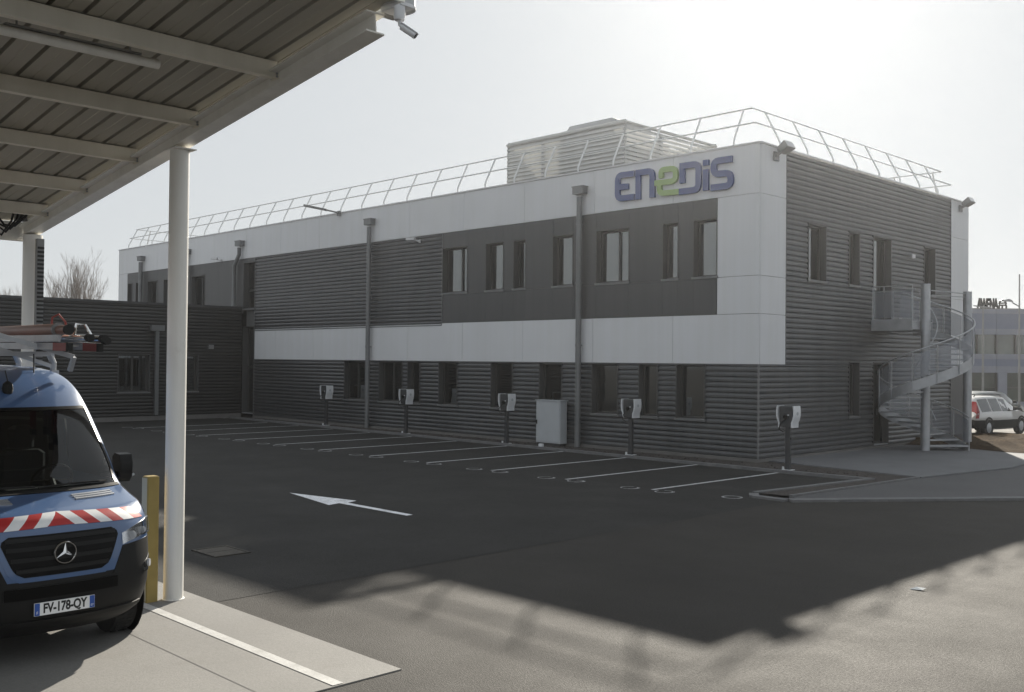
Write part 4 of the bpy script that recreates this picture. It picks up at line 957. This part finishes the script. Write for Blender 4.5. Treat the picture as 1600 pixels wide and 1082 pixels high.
patch(None, None, 0, 0, 24, 1, 0.006, 'screen_edge', 'gloss', VAN, 0.012, lambda s, t: ((2*s-1)*.93, 2.225+.03*t))
# mirrors
for sg in (1, -1):
    y = VY+sg*1.10
    mi = MB().prism([(4.36, 1.50), (4.50, 1.46), (4.56, 1.52), (4.575, 1.66), (4.54, 1.75), (4.42, 1.76), (4.36, 1.72)], .13, 'y', y-.065).build('mirror', 'black', VAN, smooth=True)
    MB().box(4.350, 4.359, y-.06, y+.06, 1.52, 1.71).build('mirror_glass', 'chrome', mi)
    MB().tube([(4.42, VY+sg*.88, 1.55), (4.46, VY+sg*1.02, 1.545), (4.46, VY+sg*1.08, 1.55)], .03, 8).build('mirror_arm', 'black', mi)
    MB().tube([(4.53, y+sg*.066, 1.52), (4.53, y+sg*.10, 1.535)], .014, 8).build('mirror_knob', 'galv', mi)
# wheels
def wheel(x, y, sg):
    b = MB().lathe([(.20, -.115), (.30, -.118), (.345, -.10), (.352, -.05), (.352, .05), (.345, .10), (.30, .118), (.20, .115)], (x, y, .355), 32, 'y')
    wv = b.build('wheel', 'rubber', VAN, smooth=True)
    MB().lathe([(.20, 0), (.19, .02*sg), (.06, .05*sg), (.03, .055*sg)], (x, y+sg*.10, .355), 20, 'y').build('rim', 'galv', wv)
    b = MB()
    for k in range(44):
        a = 2*PI*k/44
        for yy in (-.07, 0.01): b.bar((x+.354*math.cos(a), y+yy, .355+.354*math.sin(a)), (x+.354*math.cos(a+.05), y+yy+.055, .355+.354*math.sin(a+.05)), .016, .012, (math.cos(a), 0, math.sin(a)))
    o = b.build('tread_blocks', 'rubber', wv); o['kind'] = 'stuff'
for x in (4.83, 1.16):
    for sg in (1, -1): wheel(x, VY+sg*.868, sg)
    for sg in (1, -1):
        MB().lathe([(.43, 0), (.43, .006)], (x, VY+sg*.9915-(.006 if sg < 0 else 0), .40), 24, 'y').build('wheel_arch', 'black', VAN)
MB().box(.2, 5.3, VY-.70, VY+.70, .24, .42).build('underbody', 'black', VAN)
# cabin seen through the windscreen
CB2 = MB().box(3.0, 3.06, VY-.9, VY+.9, .5, 2.5).build('bulkhead', 'cabin', VAN)
ds = MB().prism([(4.95, 1.0), (4.95, 1.475), (4.70, 1.50), (4.45, 1.46), (4.30, 1.30), (4.30, 1.0)], 1.66, 'y', VY-.83).build('dashboard', 'cabin', VAN)
for yy in (.45, -.30, -.62):
    st = MB().bbox(3.25, 3.45, VY+yy-.24, VY+yy+.24, .9, 1.75, .04).bbox(3.46, 3.98, VY+yy-.25, VY+yy+.25, .86, 1.06, .03).bbox(3.27, 3.42, VY+yy-.13, VY+yy+.13, 1.78, 2.02, .04).build('seat', 'seat', VAN)
b = MB(); cw = Vector((4.26, VY+.45, 1.50)); ax1 = Vector((0, 1, 0)); ax2 = Vector((.52, 0, .85))
P = [cw+ax1*(.20*math.cos(2*PI*i/32))+ax2*(.20*math.sin(2*PI*i/32)) for i in range(33)]
sw_ = b.tube(P, .015, 8).build('steering_wheel', 'black', VAN, smooth=True)
MB().bar(cw-ax1*.19, cw+ax1*.19, .03, .02).bar(cw, cw-ax2*.19, .03, .02).tube([cw, cw+Vector((.25, 0, -.25))], .035, 8).build('spokes', 'black', sw_)
MB().box(3.2, 3.26, VY-.02, VY+.02, 2.05, 2.06).build('lamp_console', 'cabin', VAN)
# aerials on the forehead and roof
ap = vpo(.07, 2.42, .03)
an = MB().lathe([(.012, -.075), (.045, -.05), (.055, 0), (.045, .05), (.012, .075)], (ap.x, ap.y, ap.z), 12, 'z').build('aerial', 'black', VAN, smooth=True)
MB().tube([ap+Vector((0, 0, .07)), ap+Vector((-.08, .0, .18))], .006, 5).build('aerial_lead', 'cable', an)
MB().tube([(3.62, VY+.48, 2.60), (3.55, VY+.50, 2.80)], .007, 6).build('whip_aerial', 'cable', VAN)
# roof rack
RK = MB().bar((3.30, VY-.80, 2.80), (3.30, VY+.80, 2.80), .06, .05).build('roof_rack', 'galv', VAN)
for xx in (3.30, 2.2, 1.1):
    if xx < 3.3: MB().bar((xx, VY-.80, 2.80), (xx, VY+.80, 2.80), .06, .05).build('rack_bar', 'galv', RK)
    for sg in (1, -1): MB().tube([(xx, VY+sg*.76, 2.79), (xx, VY+sg*.80, 2.70), (xx, VY+sg*.80, 2.60)], .035, 8).box(xx-.06, xx+.06, VY+sg*.80-.04, VY+sg*.80+.04, 2.56, 2.62).build('rack_foot', 'galv', RK)
MB().bar((3.50, -20.75, 3.02), (3.86, -20.02, 2.77), .035, .05).bar((3.86, -20.02, 2.77), (3.78, -20.03, 2.62), .045, .04).build('loading_arm', 'galv', RK)
MB().bar((3.30, -20.75, 2.90), (3.30, -20.03, 2.66), .04, .04).bar((3.50, -20.72, 2.985), (3.50, -20.72, 2.80), .04, .04).build('loading_arm', 'galv', RK)
MB().lathe([(.09, 0), (.09, .10), (.05, .13)], (3.3, -20.86, 2.92), 16).build('beacon', 'amber', VAN)
LD = thing('extension_ladder', 'aluminium extension ladder with red feet lying on the van roof rack', 'ladder', (2.3, -20.18, 2.86))
for k, (yy, zz, xe) in enumerate(((-20.34, 2.90, 4.40), (-20.04, 2.90, 4.42), (-20.31, 2.985, 4.22), (-20.07, 2.985, 4.24))):
    MB().bar((.9, yy, zz), (xe, yy, zz-.02), .028, .07).build('rail', 'galv', LD)
    if k < 2: MB().bar((xe-.22, yy, zz-.024), (xe+.14, yy, zz-.03), .045, .082).build('foot', 'redplastic', LD); MB().bar((xe+.142, yy, zz-.03), (xe+.20, yy, zz-.032), .05, .088).build('foot_cap', 'rubber', LD)
for k in range(12):
    MB().tube([(1.1+.27*k, -20.34, 2.895), (1.1+.27*k, -20.04, 2.895)], .015, 6).build('rung', 'alu', LD)
    if k < 11: MB().tube([(1.05+.28*k, -20.31, 2.98), (1.05+.28*k, -20.07, 2.98)], .015, 6).build('rung', 'alu', LD)
TB = thing('storage_tube', 'brown storage tube lying on the van roof rack above the ladder', 'tube', (2.4, -20.24, 3.08))
MB().tube([(.9, -20.24, 3.055), (3.98, -20.24, 3.055)], .068, 18).build('tube', 'brown', TB, smooth=True)
MB().tube([(3.982, -20.24, 3.055), (4.02, -20.24, 3.055)], .074, 18).build('end_cap', 'lampgrey', TB)
MB().tube([(4.022, -20.24, 3.055), (4.26, -20.24, 3.055)], .048, 14).build('inner_tube', 'brown', TB, smooth=True)
MB().tube([(4.262, -20.24, 3.055), (4.30, -20.24, 3.055)], .055, 14).build('inner_cap', 'rubber', TB)
PB = thing('pole_bundle', 'bundle of shiny poles with black caps beside the brown tube', 'poles', (3.4, -20.1, 3.03))
for k, (yy, zz, xe) in enumerate(((-20.13, 3.03, 4.50), (-20.06, 3.02, 4.68), (-20.0, 3.0, 4.60))):
    MB().tube([(2.4, yy, zz), (xe, yy, zz-.06)], .032, 10).build('pole', 'chrome', PB, smooth=True); MB().tube([(xe+.001, yy, zz-.06), (xe+.09, yy, zz-.062)], .040, 10).build('pole_cap', 'rubber', PB)
MB().tube([(3.6, -20.17, 3.02), (3.6, -20.16, 3.20), (3.62, -20.10, 3.24), (3.6, -20.02, 3.16), (3.6, -19.98, 3.0)], .012, 6).build('strap', 'redplastic', PB)
MB().tube([(4.2, -20.15, 3.0), (4.2, -20.13, 3.12), (4.25, -20.06, 3.11), (4.3, -20.0, 2.98)], .016, 6).build('clamp', 'chrome', PB)
# ------------------------------------------------------------------ background: works building, lamps, cars, trees
RV = Vector((.702, .712, 0)).normalized(); FV = Vector((-.712, .702, 0)).normalized()
class Frame:
    """local frame: a along the building face, d away from the viewer"""
    def __init__(s, o): s.o = Vector(o)
    def p(s, a, d, z): return s.o+RV*a+FV*d+Vector((0, 0, z))
    def box(s, b, a0, a1, d0, d1, z0, z1):
        c_ = [(a0, d0), (a1, d0), (a1, d1), (a0, d1)]
        return b.raw([s.p(a, d, z0) for a, d in c_]+[s.p(a, d, z1) for a, d in c_], [(0, 3, 2, 1), (4, 5, 6, 7), (0, 1, 5, 4), (1, 2, 6, 5), (2, 3, 7, 6), (3, 0, 4, 7)])
fr = Frame((-12.6, 47.4, 0))
WK = thing('works_building', 'blue grey works building with a window band and rooftop letters', 'building', (-12.6, 47.4, 0))
A_0, A_1 = -6.0, 26.0
fr.box(MB(), A_0, A_1, .4, 16, 0, 6.45).build('wall', 'bluewall', WK)
for z0, z1, m in ((6.42, 6.72, 'palewall'), (5.35, 6.419, 'bluewall'), (4.95, 5.349, 'palewall'), (3.25, 3.60, 'palewall'), (2.75, 3.249, 'bluewall'), (2.30, 2.749, 'palewall')):
    k = A_0
    while k < A_1:
        fr.box(MB(), k+.01, min(k+4, A_1)-.01, 0.02 if m == 'bluewall' else 0, .38, z0, z1).build('cladding_panel', m, WK); k += 4
k = A_0
while k < A_1:
    w_ = fr.box(MB(), k, k+.10, .05, .38, 3.601, 4.949).build('window', 'frame', WK); fr.box(MB(), k+.10, k+1.33, .22, .26, 3.601, 4.949).build('pane', 'greenglass', w_)
    if random.random() < .45: fr.box(MB(), k+.35, k+1.0, .27, .30, 3.605, 4.5).build('blind', 'blind', w_)
    k += 1.33
k = A_0
while k < A_1:
    w_ = fr.box(MB(), k, k+.12, .05, .38, .3, 2.299).build('window', 'frame', WK); fr.box(MB(), k+.12, k+2.0, .22, .26, .3, 2.299).build('pane', 'greenglass', w_)
    fr.box(MB(), k+.12, k+2.0, .15, .27, 1.25, 1.31).build('bar', 'frame', w_)
    k += 2.0
fr.box(MB(), A_0, A_1, .0, .38, 0, .299).build('plinth', 'palewall', WK)
for a in (-1.9, 2.05, 6.3, 12): fr.box(MB(), a, a+.62, -.12, -.001, 0, 2.29).build('pillar', 'palewall', WK)
fr.box(MB(), A_0, A_1, .0, 16, 6.721, 6.76).build('roof', 'roof', WK)
sgn = thing('rooftop_letters', 'dark rooftop letters standing on the works building', 'sign', fr.p(1.5, .3, 6.76))
for ch, a in zip('AWENA', (.92, 1.24, 1.53, 1.80, 2.08)):
    me = text_mesh(ch, .80, .04, .05); o = bpy.data.objects.new('letter', me); C.objects.link(o); me.materials.append(M['gloss']); o.parent = sgn
    o.rotation_euler = (PI/2, 0, math.atan2(RV.y, RV.x)); o.location = fr.p(a, .3, 7.06)-sgn.location; o.scale = (.52, 1.25, 1)
b = MB()
for (a0, z0, a1, z1) in ((2.86, 7.08, 2.92, 7.30), (2.92, 7.30, 3.10, 7.38), (3.10, 7.38, 3.28, 7.30), (3.28, 7.30, 3.34, 7.08), (2.86, 6.80, 2.86, 7.02), (2.86, 7.02, 3.36, 7.02), (3.08, 6.80, 3.08, 7.02), (3.36, 6.80, 3.36, 7.02), (2.95, 7.15, 3.25, 7.18)):
    b.bar(fr.p(a0-.55, .3, z0), fr.p(a1-.55, .3, z1), .10, .10)
b.build('emblem', 'gloss', sgn)
fr.box(MB(), .2, 3.8, .25, .35, 6.762, 6.80).build('base_rail', 'frame', sgn)
# street lamps
t = thing('street_lamp', 'thin street lamp with a flat head in front of the works building', 'street lamp', (-8.03, 37.8, 0), 'street lamps')
MB().tube([(-8.03, 37.8, 0), (-8.03, 37.8, 6.25)], .075, 8, r1=.05).build('pole', 'lampgrey', t)
a = Vector((-8.03, 37.8, 6.28)); MB().bar(a-RV*.55+Vector((0, 0, .07)), a+RV*.12, .20, .05).bar(a-RV*.1, a+RV*.45+Vector((0, 0, -.02)), .22, .06).build('lamp_head', 'lampgrey', t)
t = thing('street_lamp', 'tall lamp mast with a curved lamp head near the right edge', 'street lamp', (-4.71, 34.0, 0), 'street lamps')
MB().tube([(-4.71, 34.0, 0), (-4.71, 34.0, 7.8)], .07, 8, r1=.035).build('pole', 'lampgrey', t)
a = Vector((-4.71, 34.0, 6.03)); MB().tube([a, a-RV*.4+Vector((0, 0, .22)), ], .03, 6).build('arm', 'lampgrey', t)
hd = a-RV*.62+Vector((0, 0, .34)); b = MB(); vs = []
for q, r_, zz in ((-.28, .02, -.04), (-.15, .09, .03), (0.05, .12, .08), (.2, .09, .02), (.28, .03, -.06)):
    for e in (-1, 1): vs.append(hd+RV*q+FV*(e*r_)+Vector((0, 0, -.06-.1*max(0, q))))
    vs.append(hd+RV*q+Vector((0, 0, zz)))
fs = [(0, 1, 2), (14, 13, 12)]+[f for i in range(4) for f in ((3*i, 3*i+3, 3*i+4, 3*i+1), (3*i, 3*i+2, 3*i+5, 3*i+3), (3*i+1, 3*i+4, 3*i+5, 3*i+2))]
b.raw(vs, fs).build('lamp_head', 'lampgrey', t)
# cars
def car(pos, ang, m, label, lower='black', sc=1.0, rails=True):
    t = thing('parked_car', label, 'car', pos, 'cars parked beyond the building')
    Rz = Matrix.Rotation(ang, 3, 'Z')*sc; P0 = Vector(pos)
    X = lambda x, y, z: P0+Rz@Vector((x, y, z))
    # stations: x, bottom, belt z, top z, half width low, half width belt, half width top
    S = [(-1.0, .55, .80, .95, .70, .78, .60), (-.93, .42, .88, 1.10, .84, .86, .66), (-.80, .36, .93, 1.44, .88, .89, .62), (-.55, .34, .95, 1.54, .90, .91, .62), (0.0, .30, .96, 1.57, .91, .915, .63), (.9, .28, .96, 1.57, .91, .915, .63), (1.7, .28, .95, 1.52, .91, .915, .62), (2.05, .28, .95, 1.35, .91, .91, .63), (2.45, .28, .94, 1.08, .91, .91, .68), (2.75, .28, .92, .98, .91, .90, .72), (3.1, .30, .86, .92, .90, .88, .74), (3.45, .36, .78, .83, .86, .83, .70), (3.62, .45, .66, .72, .72, .70, .58)]
    ring = []
    for x, zb_, zl, zt, w0, w1, w2 in S:
        r = [(x, w0*.96, zb_), (x, w0, (zb_+zl)*.5), (x, w1, zl), (x, w2+.03, zt-.04), (x, w2-.08, zt)]
        ring.append([X(*p) for p in r]+[X(p[0], -p[1], p[2]) for p in r[::-1]])
    up_, low_ = MB(), MB(); n = 10
    for i in range(len(S)-1):
        for k in range(n):
            j = (k+1) % n; tgt = low_ if k in (0, 8, 9) else up_
            tgt.raw([ring[i][k], ring[i][j], ring[i+1][j], ring[i+1][k]], [(0, 1, 2, 3)])
    up_.raw(ring[0], [tuple(range(1, 9))]); low_.raw(ring[0], [(0, 1, 8, 9)]); up_.raw(ring[-1], [tuple(range(1, 9))]); low_.raw(ring[-1], [(0, 1, 8, 9)])
    bo = up_.build('body', m, t); weld(bo, 30); lw = low_.build('lower_trim', lower, t); weld(lw, 30)
    def sidepatch(x0, x1, name, s, mm='carglass', lo=.02, hi=.93):
        def at(x, f):
            for q in range(len(S)-1):
                if S[q][0] <= x <= S[q+1][0]:
                    u = (x-S[q][0])/(S[q+1][0]-S[q][0]); a_ = [S[q][k]+(S[q+1][k]-S[q][k])*u for k in range(7)]
                    return X(x, s*((a_[5]+(a_[6]+.03-a_[5])*f)+.006), a_[2]+(a_[3]-.04-a_[2])*f)
        n_ = 5; vs = []
        for i in range(n_+1):
            x = x0+(x1-x0)*i/n_; vs += [at(x, lo), at(x, hi)]
        fs = [(2*i, 2*i+2, 2*i+3, 2*i+1) for i in range(n_)]
        return MB().raw(vs, fs).build(name, mm, t)
    for s in (-1, 1):
        for x0, x1 in ((-.55, .22), (.30, 1.05), (1.13, 2.25)): sidepatch(x0, x1, 'window', s, hi=.9)
    def frontpatch(i0, i1, name, e=.012):
        b_ = MB(); vs = []
        for i in (i0, i1):
            x, zb_, zl, zt, w0, w1, w2 = S[i]
            vs += [X(x+(e if i0 > 5 else -e), w2-.09, zt+e), X(x+(e if i0 > 5 else -e), -(w2-.09), zt+e)]
        return b_.raw(vs, [(0, 1, 3, 2)]).build(name, 'carglass', t)
    frontpatch(6, 8, 'windscreen'); frontpatch(1, 2, 'rear_window')
    for s in (-1, 1):
        MB().raw([X(-.98, s*.62, 1.0), X(-.90, s*.875, .98), X(-.72, s*.905, .99), X(-.78, s*.80, 1.36), X(-.84, s*.66, 1.38), X(-.97, s*.60, .74), X(-.92, s*.86, .72), X(-.76, s*.905, .72)], [(0, 1, 3, 4), (1, 2, 3), (5, 6, 1, 0), (6, 7, 2, 1)]).build('tail_light', 'taillight', t)
        MB().raw([X(3.50, s*.70, .72), X(3.38, s*.86, .70), X(3.25, s*.885, .78), X(3.42, s*.70, .84)], [(0, 1, 2, 3)]).build('headlight', 'lens', t)
        MB().raw([X(1.95, s*.93, .98), X(2.10, s*.93, .98), X(2.10, s*1.08, 1.0), X(1.97, s*1.08, 1.0), X(1.97, s*.93, 1.12), X(2.08, s*.93, 1.12), X(2.07, s*1.08, 1.12), X(1.97, s*1.08, 1.12)], [(0, 1, 2, 3), (4, 5, 6, 7), (0, 1, 5, 4), (1, 2, 6, 5), (2, 3, 7, 6), (3, 0, 4, 7)]).build('mirror', lower, t)
        if rails: MB().tube([X(-.6, s*.60, 1.55), X(-.5, s*.60, 1.62), X(1.5, s*.60, 1.62), X(1.6, s*.60, 1.54)], .02, 6).build('roof_rail', 'black', t)
        for xw in (0.0, 2.72):
            b_ = MB(); pr = [(.20, -.10), (.31, -.11), (.335, -.08), (.335, .08), (.31, .11), (.20, .10)]; nn = 22; vs = []
            for r_, h_ in pr: vs += [X(xw+r_*math.cos(2*PI*k/nn), s*.83+h_, .335+r_*math.sin(2*PI*k/nn)) for k in range(nn)]
            fs = [(i*nn+k, i*nn+(k+1) % nn, (i+1)*nn+(k+1) % nn, (i+1)*nn+k) for i in range(5) for k in range(nn)]
            wh = b_.raw(vs, fs).build('wheel', 'rubber', t, smooth=True)
            b_ = MB(); vs = [X(xw+.205*math.cos(2*PI*k/nn), s*.92, .335+.205*math.sin(2*PI*k/nn)) for k in range(nn)]+[X(xw, s*.95, .335)]
            b_.raw(vs, [(k, (k+1) % nn, nn) for k in range(nn)]).build('rim', 'galv', wh)
            b_ = MB(); vs = [X(xw+r_*math.cos(PI*k/12), s*.925, .34+r_*math.sin(PI*k/12)) for k in range(13) for r_ in (.345, .42)]
            b_.raw(vs, [(2*k, 2*k+2, 2*k+3, 2*k+1) for k in range(12)]).build('wheel_arch', lower, t)
    return t
car((-.96, 16.98, 0), math.radians(84), 'carsilver', 'silver estate car with black lower trim parked just beyond the steel post')
car((-3.65, 24.74, 0), math.radians(84), 'cargreen', 'dark green car parked behind the silver estate car', 'black', 1.0, False)
car((-2.9, 34.5, 0), math.radians(84), 'cargrey', 'dark car at the right edge beyond the other two cars', 'black', 1.05, False)
# bare trees
def grow(b, p, d, ln, r, lvl, spread, minr):
    if lvl == 0 or r < minr: return
    n = 3; pts = [p]; q = p.copy(); dd = d.copy()
    for i in range(n):
        dd = (dd+Vector((random.gauss(0, .09), random.gauss(0, .09), random.gauss(.04, .05)))).normalized(); q = q+dd*(ln/n); pts.append(q.copy())
    b.tube(pts, r, 4 if lvl < 5 else 6, cap=False, r1=r*.62)
    k = 3 if lvl > 2 else 4
    for i in range(k):
        a = random.uniform(0, 2*PI); sx = Vector((math.cos(a), math.sin(a), 0)); st = pts[random.choice([1, 2, 3]) if i else 3]
        nd = (dd*1.0+sx*spread*random.uniform(.5, 1.1)+Vector((0, 0, .25))).normalized()
        grow(b, st, nd, ln*random.uniform(.62, .82), r*.58, lvl-1, spread, minr)
def bare_tree(x, y, h, label, lean=0.0, lv_=6):
    t = thing('bare_tree', label, 'tree', (x, y, 0), 'bare trees beyond the annex'); b = MB(); c_ = MB()
    b.tube([(x, y, -.1), (x, y, h*.16), (x+.1, y, h*.30)], .16, 8, r1=.12).build('trunk', 'bark', t)
    for i in range(8):
        a = 2*PI*i/8+random.uniform(-.3, .3); st = Vector((x+.1*(i % 2), y, h*random.uniform(.16, .30)))
        grow(c_, st, Vector((math.cos(a)*.30, math.sin(a)*.30, 1)).normalized(), h*.26, .075, lv_, .46, .004)
    c_.build('crown', 'twig', t)
bare_tree(-71.4, 9.1, 10.6, 'bare leafless tree behind the annex roof, largest of the two', 0)
bare_tree(-75.6, 4.9, 8.2, 'low bare tree at the left edge beside the thin mast')
t = thing('radio_mast', 'very thin mast rising at the far left above the annex', 'mast', (-75.9, 4.5, 0))
MB().tube([(-75.9, 3.85, 0), (-75.9, 3.85, 11.9)], .035, 6).build('pole', 'lampgrey', t)
# ------------------------------------------------------------------ the air: thin bright haze against the low sun
hm = bpy.data.materials.new('haze'); hm.use_nodes = True; hn = hm.node_tree.nodes; hn.clear()
ho = hn.new('ShaderNodeOutputMaterial'); hv = hn.new('ShaderNodeVolumePrincipled')
hv.inputs['Color'].default_value = (0.95, 0.96, 1.0, 1); hv.inputs['Density'].default_value = 0.00052; hv.inputs['Anisotropy'].default_value = 0.8
hm.node_tree.links.new(hv.outputs[0], ho.inputs['Volume']); M['haze'] = hm
o = MB().box(-640, 640, -640, 940, -1.0, 15.0).build('haze', 'haze'); o['kind'] = 'stuff'
